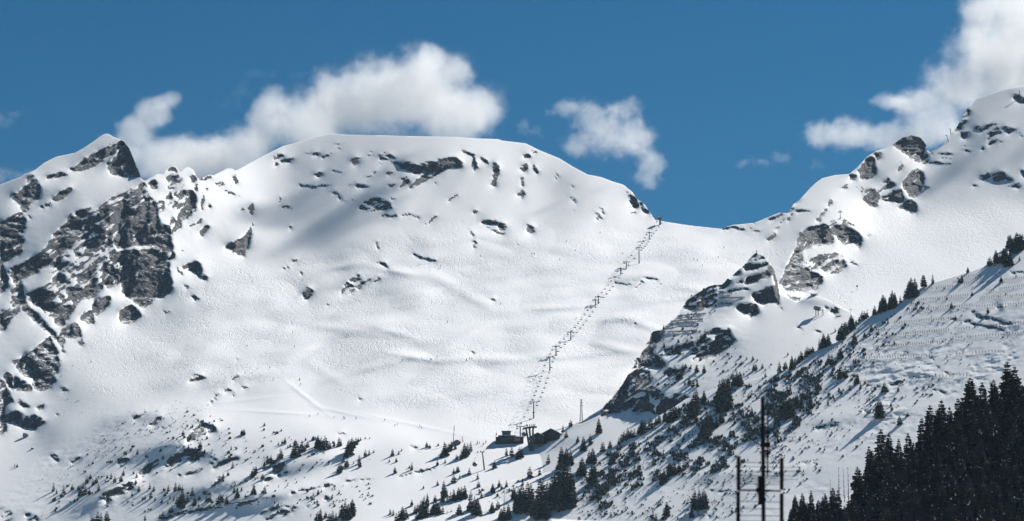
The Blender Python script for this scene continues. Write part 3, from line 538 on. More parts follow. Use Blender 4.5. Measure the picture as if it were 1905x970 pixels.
TRACK = np.zeros_like(S1.U)
TRACK = in_poly(S1.U, S1.V, tr('p', '330 470 420 490 560 478 640 462 760 432 880 404 1000 415 1230 416 1340 424 1460 440 1600 400 1710 368 1905 362 2100 362 2100 640 1250 900 1000 820 860 790 640 745 560 700 430 730 180 740 130 660 200 600 330 560')).astype(float)
TRACK = blur(TRACK, 6)
TRACK *= 1 - blur(in_poly(S1.U, S1.V, tr('n', '240 60 450 55 560 150 700 240 900 300 1250 330 1663 420 1663 480 1300 450 1000 360 700 320 620 300 500 200 330 80')).astype(float), 1.5) * .85
TRACK *= np.clip(.62 + 1.3 * fbm(S1.U / 90, S1.V / 34, 5.5, 3), .35, 1)
ROUGH1 = blur(in_poly(S1.U, S1.V, tr('m', '0 870 200 640 340 540 520 480 700 330 620 240 900 190 1300 220 1500 320 1663 400 1663 800 1200 900 800 970 0 970')).astype(float), 10) * 1.5
ROUGH1 += 1.6 * blur(in_poly(S1.U, S1.V, tr('m', '520 470 620 400 680 350 720 380 640 480 420 580 300 620 220 680 240 600 340 540')).astype(float), 5)
ROUGH1 += .9 * blur(in_poly(S1.U, S1.V, tr('p', '410 720 440 680 470 690 490 705 430 712')).astype(float), 3)
ROUGH1 += .55 * blur(in_poly(S1.U, S1.V, tr('p', '-200 400 200 240 270 330 440 310 475 400 455 490 330 520 320 600 130 680 100 830 -200 880')).astype(float), 8) + .22 * blur(in_poly(S1.U, S1.V, tr('p', '440 310 620 245 930 255 1216 405 1000 416 880 404 640 462 560 480 480 480')).astype(float), 8)
S1.roughen(rough=ROUGH1, th=np.where(S1.U < 470, 33.0, 14.0), roll=blur(in_poly(S1.U, S1.V, tr('p', '400 520 560 490 700 440 900 425 1230 430 1330 440 1420 480 1300 900 1000 790 640 720 480 740 300 730 260 640')).astype(float), 14))
DOME_POLY = tr('p', '438 300 1216 300 1228 412 1180 412 1000 416 880 404 760 432 640 462 600 480 470 490 455 478 462 450 470 415 474 395 476 383 460 368 446 348 442 330') ; DOME_POLY = [(438, 100), (1226, 100), (1226, 412)] + DOME_POLY[3:]
CLIFF_POLY = [(-260, 100), (442, 100)] + tr('p', '442 330 446 348 460 368 476 383 474 395 470 415 462 450 455 480 400 500 385 525 360 560 300 585 250 600 170 640 130 690 110 740 95 800 0 830 -260 900')
FAR_POLY = [(1341, 100), (2160, 100)] + tr('p', '2160 362 1710 368 1700 400 1605 440 1590 470 1570 510 1525 550 1440 570 1440 530 1430 445 1400 430 1341 427')
S1_OBJ = S1.mesh(line_y(SKY), lambda x: np.where(x < 1060, 996, 930) + 0 * x,
    [('dome_mountain', DOME_POLY, M_TERRAIN, 'broad snow dome with a shaded cirque and thin rock bands'),
     ('cliff_mountain', CLIFF_POLY, M_TERRAIN, 'jagged grey cliff mountain with slanting rock bands and snow ledges'),
     ('far_ridge', FAR_POLY, M_TERRAIN, 'far snowy ridge with dark crags beyond the pass'),
     ('ski_slope', None, M_TERRAIN, 'wide white snow bowl covered in fine ski tracks')], extra={'track': TRACK})
# ================================================================ sheet two: the rocky middle ridge with its pillar, and the saddle behind it
TOP5 = tr('p', '975 850 985 842 1007 831 1024 820 1041 808 1053 797 1067 791 1082 788 1100 780 1116 772 1121 759 1128 750 1140 739 1148 728 1157 716 1168 697 1186 685 1189 668 1194 654 1206 642 1210 622 1215 617 1236 610 1238 606 1252 596 1264 583 1268 574 1278 558 1295 547 1318 533 1331 530 1342 530 1349 524 1353 518 1360 521 1363 512 1370 505 1383 495 1395 480 1402 473 1407 470 1414 474 1421 477 1428 484 1435 492 1441 503 1448 529 1450 547 1464 554 1481 562 1487 561 1497 556 1507 551 1522 551 1539 558 1562 570 1577 578 1600 592 1640 610')
S5 = Sheet(960, 1650, 450, 900, 1.5, 57)
S5.base([
    (1010, 850, 30, -34), (1060, 820, 34, -40), (1100, 800, 36, -42), (1130, 810, 33, -38), (1180, 800, 33, -40), (1220, 780, 33, -38), (1050, 870, 28, -35), (1150, 860, 30, -30), (1300, 860, 30, -30), (1500, 860, 30, -20),
    (1200, 720, 40, -40), (1250, 700, 36, -36), (1300, 690, 32, -28), (1340, 710, 30, -20), (1380, 690, 29, -12), (1240, 640, 36, -38), (1280, 610, 36, -38), (1330, 580, 36, -32), (1400, 620, 31, -14), (1450, 620, 29, -6), (1500, 620, 28, -2),
    (1450, 580, 31, 8), (1500, 580, 29, -6), (1550, 590, 29, 0), (1530, 560, 30, 6), (1600, 610, 28, 0), (1480, 680, 28, -8), (1400, 520, 42, -20), (1360, 550, 38, -26), (1420, 500, 46, 5), (1330, 540, 40, -30),
    (1165, 760, 46, -30), (1180, 700, 44, -42)])
S5.cuts = [tr('p', '1441 503 1449 530 1451 548')]
S5.rocks([
    ('j', 'r', '214 198 250 175 300 190 350 180 372 175 372 192 300 212 220 217', {'th': 8, 'snow': .4}), ('j', 'm', '215 195 260 145 300 100 350 130 372 178 300 195', {'th': 10, 'snow': .02}),
    ('j', 'r', '370 195 400 180 425 220 448 310 450 370 445 440 425 440 432 340 410 260', {'a': 30, 'th': 75}), ('j', 'r', '262 372 300 355 350 345 420 318 440 360 446 440 400 425 345 442 300 425', {'th': 10, 'snow': .34, 'a': -15}),
    ('j', 'm', '225 320 240 275 290 245 335 225 385 205 405 240 380 270 330 270 290 300', {'snow': -0.18}), ('j', 'r', '245 270 290 248 330 228 335 245 280 285 250 300'), ('j', 'r', '98 300 115 268 140 285 135 310 110 312'), ('j', 'm', '145 265 150 240 215 195 200 240', {'snow': -0.08}), ('j', 'm', '180 290 220 275 215 300 170 310', {'snow': -0.08}),
    ('j', 'm', '160 455 200 435 260 430 300 440 318 490 270 520 210 490', {'snow': -0.20}), ('j', 'r', '230 500 300 480 318 492 290 515 265 520'), ('j', 'r', '50 315 70 300 95 330 60 335'), ('j', 'm', '60 360 240 340 260 360 240 370', {'w': 2.5, 'th': 0}),
    ('j', 'm', '55 395 225 400', {'w': 2.2, 'th': 0}), ('j', 'm', '60 430 150 435', {'w': 2, 'th': 0}),
    ('k', 'm', '1345 470 1370 430 1400 400 1440 370 1520 315 1570 318 1575 380 1540 450 1480 455 1400 465', {'snow': -0.12, 'th': 25}), ('k', 'r', '1345 470 1400 448 1480 440 1545 440 1570 370 1575 400 1545 455 1480 460 1400 470', {'th': 15}), ('k', 'r', '1560 310 1600 300 1640 270 1663 280 1663 310 1620 330 1580 335'),
    ('k', 'm', '1060 850 1070 780 1100 720 1135 690 1150 620 1240 600 1230 640 1180 690 1160 750 1220 790 1250 830 1200 855 1100 840', {'snow': -0.22, 'th': 45}), ('k', 'r', '1060 850 1072 785 1095 735 1135 690 1150 620 1175 615 1160 690 1130 740 1110 800 1090 835', {'th': 50, 'snow': .2}), ('k', 'r', '1085 835 1130 770 1160 780 1200 800 1240 825 1190 850', {'th': 20, 'snow': .15}),
    ('k', 'm', '1230 725 1300 715 1350 700 1400 660 1430 690 1380 730 1300 760 1250 770', {'snow': -0.08}), ('k', 'm', '1400 760 1420 700 1480 650 1520 610 1560 620 1663 590 1663 660 1560 690 1480 740 1420 780', {'snow': -0.10}), ('k', 'r', '1405 790 1480 745 1560 695 1663 655 1663 690 1600 742 1500 795 1430 800', {'th': 25, 'snow': .2, 'a': -30}),
    ('j', 'm', '0 600 60 590 130 630 172 665 150 680 80 700 0 720', {'snow': -0.13}), ('j', 'r', '0 735 60 705 150 670 172 665 140 700 60 755 0 785', {'th': 25, 'a': -30}),
    ('k', 'm', '1230 880 1260 850 1330 830 1370 830 1370 880 1320 910 1260 900', {'snow': -0.03}),
    ('l', 'r', '818 300 840 235 870 215 900 170 945 180 1000 165 1060 180 1130 150 1140 200 1180 230 1150 250 1100 235 1050 235 990 252 950 272 870 278', {'th': 30, 'snow': .3, 'a': -25}), ('l', 'r', '1180 290 1180 230 1230 180 1290 180 1310 225 1290 270', {'th': 60, 'snow': .4, 'a': -20}), ('l', 'r', '1000 250 1040 225 1110 210 1170 250 1180 290 1130 260 1060 280', {'snow': .2}),
    ('l', 'm', '880 200 960 95 1010 20 1060 -20 1140 10 1150 60 1130 120 1180 140 1220 170 1290 180 1300 150 1390 160 1400 230 1330 240 1200 200 1100 130 1000 165 940 180', {'snow': -0.16, 'th': 40}), ('l', 'r', '900 170 935 125 960 92 975 110 950 160 930 180', {'snow': .2}), ('l', 'm', '1100 120 1160 100 1240 150 1200 170 1130 150', {'snow': -0.08}),
    ('s', 'r', '900 285 940 295 985 320 1005 345', {'w': 1.2, 'th': -25}), ('s', 'r', '985 350 1060 330 1075 305 1130 315 1140 380 1120 430 1090 445 1040 420 1000 385', {'th': -20}), ('s', 'r', '1140 335 1235 380', {'w': 1, 'th': -25}),
    ('s', 'm', '410 660 470 670 540 690 480 700', {'w': 1.1, 'th': -10}), ('s', 'm', '740 710 840 735', {'w': 1.1}), ('s', 'r', '190 175 215 182', {'w': 1}), ('s', 'r', '305 240 330 250', {'w': 1.2}), ('s', 'r', '345 288 380 296', {'w': 1}), ('s', 'r', '115 320 155 325', {'w': 1}),
    ('s', 'r', '180 20 240 60 260 95 340 130', {'w': 1.3, 'th': -30}), ('s', 'r', '340 140 410 110 490 150 400 200', {'th': 0}),
], th=20, asp=-28)
S5.solve(1010, 840, S1.depth(1010, 838) * .997, bumps=[(1060, 815, 40, 10, 25, 3), (1520, 556, 26, 12, 0, 5)])
R5 = blur(in_poly(S5.U, S5.V, tr('p', '1115 770 1190 660 1330 530 1400 600 1390 700 1260 780')).astype(float), 8)
S5.roughen(rough=R5)
S5.mesh(line_y(TOP5), lambda x: 890 + 0 * x, [('ridge_slope', None, M_TERRAIN, 'rocky snow ridge with a pillar of layered rock')], extra={'track': np.zeros_like(S5.U)})

# ================================================================ sheet three: the near slope with the snow fences
TOP6 = tr('p', '690 992 726 974 760 961 812 930 850 915 900 903 960 893 1000 884 1040 872 1065 863 1111 840 1140 826 1174 811 1200 795 1220 777 1250 760 1284 737 1320 727 1360 716 1400 707 1430 698 1456 690 1493 666 1518 651 1555 638 1580 616 1598 597 1623 586 1660 573 1694 548 1713 535 1743 524 1774 515 1811 504 1852 485 1883 473 1905 460 1940 445 2080 400')
S6 = Sheet(690, 2075, 420, 1000, 1.6, 83)
S6.base([(720, 970, 25, -6), (850, 950, 26, -12), (1000, 930, 27, -10), (1060, 890, 28, -20), (1100, 900, 28, -32), (1200, 850, 31, -41), (1300, 800, 32, -45), (1400, 750, 32, -47), (1500, 700, 32, -45), (1600, 640, 32, -43), (1700, 580, 32, -41), (1800, 540, 32, -39), (1900, 500, 32, -37),
    (1100, 970, 28, -28), (1200, 950, 29, -35), (1300, 900, 30, -38), (1400, 850, 31, -38), (1500, 800, 31, -37), (1600, 740, 32, -37), (1700, 680, 33, -35), (1800, 640, 33, -33), (1900, 600, 34, -31), (1400, 960, 30, -33), (1600, 900, 31, -33), (1900, 900, 31, -33), (1250, 960, 28, -13), (1450, 900, 29, -15)])
S6.rocks([
    ('o', 'r', '1268 608 1300 618 1360 622 1410 640 1455 652', {'w': 2.2, 'th': -12}), ('o', 'r', '1100 632 1130 628 1170 640 1230 636', {'w': 1.8, 'th': 0}), ('o', 'r', '1230 652 1290 665 1340 680', {'w': 1.8, 'th': -15}), ('o', 'r', '1345 670 1400 685 1450 702', {'w': 2.4, 'th': -15}), ('o', 'm', '1450 650 1510 665', {'w': 1.6, 'th': -15}), ('o', 'r', '1380 555 1420 545 1430 555 1400 562', {'th': 0}), ('o', 'r', '1230 578 1290 600', {'w': 1.4}),
    ('o', 'r', '1470 350 1552 345', {'w': 1.6, 'th': 0}), ('o', 'm', '970 825 1000 850 1010 870', {'w': 1.6, 'th': -45}), ('o', 'm', '1020 905 1060 930 1110 960', {'w': 1.6, 'th': -45}), ('o', 'm', '930 960 960 965', {'w': 1.8}), ('o', 'm', '1190 760 1220 800', {'w': 1.6, 'th': -50}), ('o', 'm', '1250 830 1280 870', {'w': 1.6, 'th': -50}),
    ('r', 'm', '620 345 680 330 760 318 830 300 840 315 760 335 660 350', {'th': 8, 'snow': -.05}), ('r', 'm', '640 350 720 335', {'w': 1.8, 'th': 8}), ('r', 'm', '570 555 620 540 640 560', {'w': 2}), ('r', 'm', '840 260 920 245 1000 235', {'w': 1.3, 'th': 5}), ('r', 'm', '1060 100 1120 90 1190 60 1180 45 1130 60', {'snow': .05, 'th': 10}), ('r', 'm', '1360 110 1420 130 1440 140', {'w': 1.6, 'th': -20}), ('r', 'm', '940 80 1000 95 1040 100', {'w': 1.4, 'th': -10}),
    ('r', 'm', '0 720 90 735 160 725', {'w': 2, 'th': 0, 'snow': .05}), ('r', 'm', '0 880 60 890', {'w': 2, 'th': 0}), ('l', 'm', '1560 770 1663 780', {'w': 2.5, 'th': -10, 'snow': .05}),
], th=10, asp=-40)
S6.solve(1065, 868, S5.depth(1065, 866) * .992, bumps=[(1600, 770, 120, 14, 6, 2.5), (1480, 720, 60, 10, 30, 2), (1200, 900, 90, 14, 20, 2), (1380, 880, 120, 12, 3, 2.5), (1700, 690, 120, 10, -12, 2)])
D1 = np.interp(0, [0], [0])
I1 = np.clip(((S6.V - S1.v[0]) / S1.q).astype(int), 0, S1.H - 1); J1 = np.clip(((S6.U - S1.u[0]) / S1.q).astype(int), 0, S1.W - 1)
T6 = np.interp(S6.u, [p[0] for p in TOP6], [p[1] for p in TOP6])[None]
wb = sstep(0, 1, np.clip((S6.V - T6) / 55, 0, 1) + sstep(980, 1130, S6.U))
S6.L = np.where(wb < 1, S6.L * np.clip(wb, 0, 1) + (S1.L[I1, J1] - .0012) * (1 - np.clip(wb, 0, 1)), S6.L)
R6 = .8 + 2.0 * blur(in_poly(S6.U, S6.V, tr('o', '640 760 760 720 1000 740 1200 650 1552 640 1552 1000 1400 1100 1000 1200 600 1300 300 1200 300 1000')).astype(float), 20)
R6 = np.where(S6.U < 1250, np.maximum(R6, 1.2), R6)
S6.roughen(rough=2.6 * R6 * np.clip(.35 + 1.6 * fbm(S6.U / 70, S6.V / 45, 2.7, 3), .12, 1) * sstep(0, 60, S6.V - T6))
S6.mesh(line_y(TOP6), lambda x: 998 + 0 * x, [('near_slope', None, M_TERRAIN, 'steep wind-worked snow slope below a row of conifers')], extra={'track': .1 + 0 * S6.U}, skirt=((6, -1), (40, -25), (160, -150)))

# ================================================================ the forest hill nearest to the camera
TOP7 = tr('p', '1400 1000 1452 985 1500 965 1560 935 1600 905 1640 880 1700 850 1760 815 1820 780 1870 745 1905 725 1950 700 2080 640')
S7 = Sheet(1400, 2075, 650, 1060, 3.0, 91)
S7.base([(1450, 990, 30, -25), (1700, 900, 31, -30), (1900, 850, 32, -30), (1900, 1000, 30, -20)])
S7.solve(1900, 960, 860)
S7.roughen(rough=1.2 + 0 * S7.U)
S7.mesh(line_y(TOP7), lambda x: 1050 + 0 * x, [('forest_slope', None, M_TERRAIN, 'snowy ground under the dark conifer forest')], extra={'track': 0 * S7.U}, skirt=((6, -3), (60, -60), (300, -260)))
# ================================================================ clouds: real volumes drifting behind the skyline
def cloud(name, label, D, puffs, rho=.06,  noise_m=70.0, carve=.62, hull=1.06, squash=1.0, th=0.0, fade=.42, grow=1.5):
    """puffs: (x, y, rx, ry) in photograph pixels at distance D; the billow is the union of the puffs, eaten away by noise"""
    k = D / FPX
    cs = [(np.array(at(x, y, D + 40 * math.sin(i * 2.3))), np.array([rx * k, .5 * (rx + ry) * k * squash, ry * k])) for i, (x, y, rx, ry) in enumerate((a, b, c * grow, d * grow) for a, b, c, d in puffs)]
    rho *= .18; squash *= 1.0; noise_m *= .68; org = np.mean([c for c, r in cs], 0)
    import bmesh
    bm = bmesh.new()
    for c, r in cs:
        bmesh.ops.create_icosphere(bm, subdivisions=3, radius=1.0, matrix=Matrix.Translation(Vector(c - org)) @ Matrix.Diagonal((*(r * hull), 1)))
    me = bpy.data.meshes.new(name); bm.to_mesh(me); bm.free()
    tmp = bpy.data.objects.new(name, me); COL.objects.link(tmp)
    md = tmp.modifiers.new('r', 'REMESH'); md.mode = 'VOXEL'; md.voxel_size = max(4.0, min(r.min() for c, r in cs) * .22)
    dg = bpy.context.evaluated_depsgraph_get(); m2 = bpy.data.meshes.new_from_object(tmp.evaluated_get(dg))
    tmp.modifiers.clear(); tmp.data = m2; bpy.data.meshes.remove(me)
    tmp.location = org.tolist()
    mat = bpy.data.materials.new('cloud_vapour'); mat.use_nodes = True; nt = mat.node_tree; L = nt.links.new
    nt.nodes.remove(nt.nodes['Principled BSDF'])
    tc = node(nt, 'ShaderNodeTexCoord'); P = tc.outputs['Object']
    wn = node(nt, 'ShaderNodeTexNoise', Scale=1 / (noise_m * 1.7), Detail=2.0, Roughness=.5); L(P, wn.inputs['Vector'])
    ws = node(nt, 'ShaderNodeVectorMath', operation='MULTIPLY_ADD'); L(wn.outputs['Color'], ws.inputs[0]); ws.inputs[1].default_value = (noise_m * .9,) * 3; 
    wa = node(nt, 'ShaderNodeVectorMath', operation='ADD'); L(P, wa.inputs[0]); wa.inputs[1].default_value = (-noise_m * .45,) * 3; L(wa.outputs[0], ws.inputs[2])
    acc = None
    for c, r in cs:
        s1 = node(nt, 'ShaderNodeVectorMath', operation='SUBTRACT'); L(ws.outputs[0], s1.inputs[0]); s1.inputs[1].default_value = (c - org).tolist()
        s2 = node(nt, 'ShaderNodeVectorMath', operation='DIVIDE'); L(s1.outputs[0], s2.inputs[0]); s2.inputs[1].default_value = r.tolist()
        s3 = node(nt, 'ShaderNodeVectorMath', operation='LENGTH'); L(s2.outputs[0], s3.inputs[0])
        if acc is None: acc = s3.outputs['Value']
        else:
            mn = node(nt, 'ShaderNodeMath', operation='SMOOTH_MIN'); mn.inputs[2].default_value = .25; L(acc, mn.inputs[0]); L(s3.outputs['Value'], mn.inputs[1]); acc = mn.outputs[0]
    n = node(nt, 'ShaderNodeTexNoise', Scale=1 / noise_m, Detail=10.0, Roughness=.7); L(P, n.inputs['Vector'])
    nn = node(nt, 'ShaderNodeMapRange', **{'From Min': .28, 'From Max': .72, 'To Min': 0.0, 'To Max': carve * 1.25}); L(n.outputs['Fac'], nn.inputs['Value'])
    a = node(nt, 'ShaderNodeMath', operation='ADD'); L(acc, a.inputs[0]); L(nn.outputs['Result'], a.inputs[1])
    d = node(nt, 'ShaderNodeMapRange', interpolation_type='SMOOTHSTEP', **{'From Min': 1.0 - th, 'From Max': 1.0 - th - fade, 'To Min': 0.0, 'To Max': rho}); L(a.outputs[0], d.inputs['Value'])
    vs = node(nt, 'ShaderNodeVolumeScatter'); vs.inputs['Color'].default_value = (1, 1, 1, 1); vs.inputs['Anisotropy'].default_value = .35; L(d.outputs['Result'], vs.inputs['Density'])
    L(vs.outputs[0], nt.nodes['Material Output'].inputs['Volume'])
    tmp.data.materials.clear(); tmp.data.materials.append(mat)
    tmp['label'] = label; tmp['category'] = 'cloud'; tmp['group'] = 'white clouds above the ridges'
    tmp.visible_shadow = True
    return tmp

CLOUDS = [
    ('large white cloud banked up behind the broad snow dome', 4300, [(225, 290, 50, 44), (258, 238, 42, 36), (284, 212, 38, 26), (312, 192, 36, 18), (300, 296, 66, 50), (380, 300, 84, 52), (450, 278, 70, 48), (500, 225, 45, 55), (505, 180, 20, 26), (570, 230, 70, 60), (640, 195, 80, 70), (720, 180, 90, 75), (790, 165, 85, 80), (800, 105, 30, 30), (850, 130, 40, 36), (840, 215, 90, 60), (905, 205, 38, 44)], dict(rho=.075, noise_m=58, carve=.42)),
    ('rounded white cloud hanging over the pass right of the dome', 4200, [(1060, 205, 44, 22), (1095, 215, 45, 34), (1165, 205, 44, 30), (1140, 250, 80, 50), (1075, 265, 40, 34), (1190, 260, 42, 44), (1210, 300, 34, 34), (1200, 330, 30, 26)], dict(rho=.06, noise_m=48, carve=.62)),
    ('huge white cloud pouring over the highest far right peak', 4400, [(1900, 20, 110, 70), (1860, 90, 100, 70), (1900, 140, 120, 70), (1790, 160, 80, 55), (1720, 190, 70, 30), (1660, 185, 44, 18), (1740, 235, 80, 45), (1660, 255, 70, 34), (1590, 250, 60, 34), (1530, 250, 46, 28), (1950, 80, 100, 90), (1820, 40, 46, 60)], dict(rho=.075, noise_m=62, carve=.5)),
    ('small thin cloud wisp floating left of the dark right crags', 4100, [(1385, 303, 26, 10), (1420, 300, 30, 12), (1455, 292, 28, 16)], dict(rho=.03, noise_m=30, carve=.7)),
    ('faint small cloud puff beside the right shoulder of the dome', 4200, [(975, 238, 20, 20), (995, 245, 22, 14)], dict(rho=.02, noise_m=30, carve=.7)),
    ('pale cloud tuft at the left edge high above the cliff mountain', 4200, [(-6, 225, 40, 16), (25, 215, 22, 12)], dict(rho=.02, noise_m=34, carve=.65)),
    ('low cloud bank peeking over the left shoulder of the cliff mountain', 4200, [(-10, 335, 40, 24), (35, 325, 34, 14), (60, 318, 20, 8)], dict(rho=.03, noise_m=34, carve=.6)),
    ('barely visible torn cloud veil between the two humps of cloud', 4250, [(425, 190, 40, 22), (480, 140, 46, 12), (545, 140, 40, 10), (450, 165, 26, 26)], dict(rho=.008, noise_m=30, carve=.9)),
    ('tiny torn cloud scrap under the big right cloud by the crag', 4150, [(1522, 305, 18, 16), (1510, 312, 12, 10)], dict(rho=.012, noise_m=24, carve=.7)),
]
for lab, D, pf, kw in CLOUDS: cloud('cloud', lab, D, pf, **kw)

# clouds drifting higher than the frame, whose shade lies on the dome and on the right-hand peaks
_L = Vector((math.sin(math.radians(45)) * math.cos(math.radians(42)), math.cos(math.radians(45)) * math.cos(math.radians(42)), math.sin(math.radians(42))))
def shade_cloud(spots, up, label, rho):
    pf = []
    for x, y, rx, ry in spots:
        q = S1.point(x, y) + _L * up; D = q.dot(Vector(CF)); k = D / FPX
        pf.append((q.x / k + PW / 2, PH / 2 - q.dot(Vector(CU)) / k, rx * S1.depth(x, y) / D, ry * S1.depth(x, y) / D, D))
    return cloud('cloud', label, sum(p[4] for p in pf) / len(pf), [p[:4] for p in pf], rho=rho, noise_m=70, carve=.5, fade=.8, grow=1.15)
shade_cloud([(510, 345, 64, 38), (590, 345, 90, 50), (640, 400, 84, 50), (720, 350, 70, 42), (600, 435, 56, 32), (700, 410, 50, 34)], 1500, 'soft cloud above the frame shading the left face of the dome', .22)
shade_cloud([(1050, 365, 34, 22), (1080, 390, 26, 16)], 1500, 'small cloud above the frame shading the right flank of the dome', .16)
shade_cloud([(1800, 290, 60, 36), (1840, 240, 50, 30), (1880, 310, 40, 24)], 1400, 'cloud above the frame shading the far right peak', .16)
# ================================================================ helpers for things
class MB:
    def __init__(s): s.v = []; s.f = []; s.m = []
    def poly(s, pts, m=0):
        b = len(s.v); s.v += [tuple(p) for p in pts]; s.f.append(tuple(range(b, b + len(pts)))); s.m.append(m)
    def box(s, c, d, m=0, rz=0, R=None):
        b = len(s.v); c = Vector(c); R = R or Matrix.Rotation(rz, 3, 'Z')
        for x in (-.5, .5):
            for y in (-.5, .5):
                for z in (-.5, .5): s.v.append(tuple(c + R @ Vector((x * d[0], y * d[1], z * d[2]))))
        for q in ((0, 1, 3, 2), (4, 6, 7, 5), (0, 4, 5, 1), (2, 3, 7, 6), (0, 2, 6, 4), (1, 5, 7, 3)): s.f.append(tuple(b + i for i in q)); s.m.append(m)
    def tube(s, p0, p1, r0, r1=None, n=8, m=0, cap=True):
        p0, p1 = Vector(p0), Vector(p1); r1 = r0 if r1 is None else r1
        z = (p1 - p0).normalized(); x = z.orthogonal().normalized(); y = z.cross(x); b = len(s.v)
        for p, r in ((p0, r0), (p1, r1)):
            for i in range(n):
                a = 2 * math.pi * i / n; s.v.append(tuple(p + x * (r * math.cos(a)) + y * (r * math.sin(a))))
        for i in range(n):
            j = (i + 1) % n; s.f.append((b + i, b + j, b + n + j, b + n + i)); s.m.append(m)
        if cap:
            s.f.append(tuple(b + i for i in reversed(range(n)))); s.m.append(m); s.f.append(tuple(b + n + i for i in range(n))); s.m.append(m)
    def path(s, pts, r, n=5, m=0):
        for a, b in zip(pts[:-1], pts[1:]): s.tube(a, b, r, r, n, m, cap=False)
    def lathe(s, c, prof, n=12, m=0):
        """prof: (radius, z) from bottom to top around a vertical axis through c"""
        b = len(s.v); c = Vector(c)
        for r, z in prof:
            for i in range(n):
                a = 2 * math.pi * i / n; s.v.append(tuple(c + Vector((r * math.cos(a), r * math.sin(a), z))))
        for k in range(len(prof) - 1):
            for i in range(n):
                j = (i + 1) % n; s.f.append((b + k * n + i, b + k * n + j, b + (k + 1) * n + j, b + (k + 1) * n + i)); s.m.append(m)
        s.f.append(tuple(b + i for i in reversed(range(n)))); s.m.append(m); e = b + (len(prof) - 1) * n; s.f.append(tuple(e + i for i in range(n))); s.m.append(m)
    def mesh(s, name, mats, smooth=False):
        me = bpy.data.meshes.new(name); me.from_pydata(s.v, [], s.f)
        for m in mats: me.materials.append(m)
        if len(mats) > 1: me.polygons.foreach_set('material_index', s.m)
        if smooth: me.polygons.foreach_set('use_smooth', [True] * len(s.f))
        me.update(); return me
    def build(s, name, mats, parent=None, smooth=False, loc=None):
        o = bpy.data.objects.new(name, s.mesh(name, mats if isinstance(mats, list) else [mats], smooth)); COL.objects.link(o)
        if parent is not None: o.parent = parent
        if loc is not None: o.location = loc
        return o

def tag(o, label, cat, group=None):
    o['label'] = label; o['category'] = cat
    if group: o['group'] = group
    return o

def thing(name, label, cat, loc=(0, 0, 0), rz=0, group=None):
    o = bpy.data.objects.new(name, None); COL.objects.link(o); o.location = loc; o.rotation_euler = (0, 0, rz); o.empty_display_size = 1
    return tag(o, label, cat, group)

def link_mesh(name, me, parent=None, loc=None, rz=0, sc=None):
    o = bpy.data.objects.new(name, me); COL.objects.link(o)
    if parent is not None: o.parent = parent
    if loc is not None: o.location = loc
    o.rotation_euler = (0, 0, rz)
    if sc is not None: o.scale = sc
    return o

def copy_tree(o, parent=None):
    c = o.copy(); COL.objects.link(c)
    if parent is not None: c.parent = parent
    for ch in list(o.children): copy_tree(ch, c)
    return c

def mat(name, col, rough=.7, metal=0.0, var=.25, scale=3.0, spec=.3):
    """a surface of one colour with a little wear"""
    m, nt, b = new_mat(name); L = nt.links.new
    tc = node(nt, 'ShaderNodeTexCoord'); n = node(nt, 'ShaderNodeTexNoise', Scale=scale, Detail=4.0); L(tc.outputs['Object'], n.inputs['Vector'])
    mx = node(nt, 'ShaderNodeMix', data_type='RGBA'); L(n.outputs['Fac'], mx.inputs['Factor'])
    mx.inputs['A'].default_value = (*[c * (1 - var) for c in col], 1); mx.inputs['B'].default_value = (*[min(1, c * (1 + var)) for c in col], 1)
    L(mx.outputs['Result'], b.inputs['Base Color']); b.inputs['Roughness'].default_value = rough; b.inputs['Metallic'].default_value = metal; b.inputs['Specular IOR Level'].default_value = spec
    return m

M_NEEDLE = mat('conifer_needles', (.026, .036, .026), .9, var=.45, scale=.7, spec=.1)
M_NEEDLE_NEAR = mat('spruce_needles', (.020, .030, .022), .9, var=.55, scale=.5, spec=.1)
M_SHRUB = mat('dwarf_pine_needles', (.03, .036, .026), .9, var=.4, scale=2, spec=.1)
M_BARK = mat('bark', (.045, .036, .03), .95, scale=6)
M_SNOW = mat('lying_snow', (.86, .865, .875), .7, var=.03, scale=2)
M_STEEL = mat('galvanised_steel', (.16, .175, .185), .6, .3, .2)
M_DARKSTEEL = mat('dark_painted_steel', (.05, .058, .066), .6, .2, .2)
M_CHAIR = mat('dark_seat_shell', (.03, .032, .035), .6, 0, .3)
M_WOOD = mat('weathered_timber', (.032, .028, .026), .85, 0, .35, 2)
M_WOODLIGHT = mat('grey_brown_timber', (.19, .15, .115), .85, 0, .35, 2)
M_SHINGLE = mat('dark_shingles', (.035, .036, .04), .85, 0, .35, 1.5)
M_WALL = mat('pale_render', (.30, .28, .25), .85, 0, .12, 1)
M_GLASS = mat('dark_glass', (.03, .05, .065), .15, 0, .2, 1, .5)
M_CABIN = mat('cabin_shell', (.10, .13, .16), .35, 0, .2, 1, .5)
M_CABLE = mat('steel_rope', (.09, .09, .095), .6, .3, .2)
M_RED = mat('red_net', (.55, .10, .08), .8, 0, .2)
M_BLACK = mat('black_antenna_metal', (.008, .008, .009), .8, 0, .3, 3, .05)
M_ROCK = mat('grey_boulder', (.15, .15, .155), .9, 0, .45, .6)

TY5 = line_y(TOP5); TY6 = line_y(TOP6)
def ground(x, y, snap=12):
    """the ground point seen at a photograph pixel, and its distance"""
    t6 = float(TY6(x))
    if x > 700 and t6 - snap < y <= t6 + 1: y = t6 + 1.5
    if x > 700 and y > t6: s = S6
    elif 985 < x < 1640 and y > float(TY5(x)): s = S5
    else: s = S1
    D = s.depth(x, y); return at(x, y, D), D
def px(D): return D / FPX
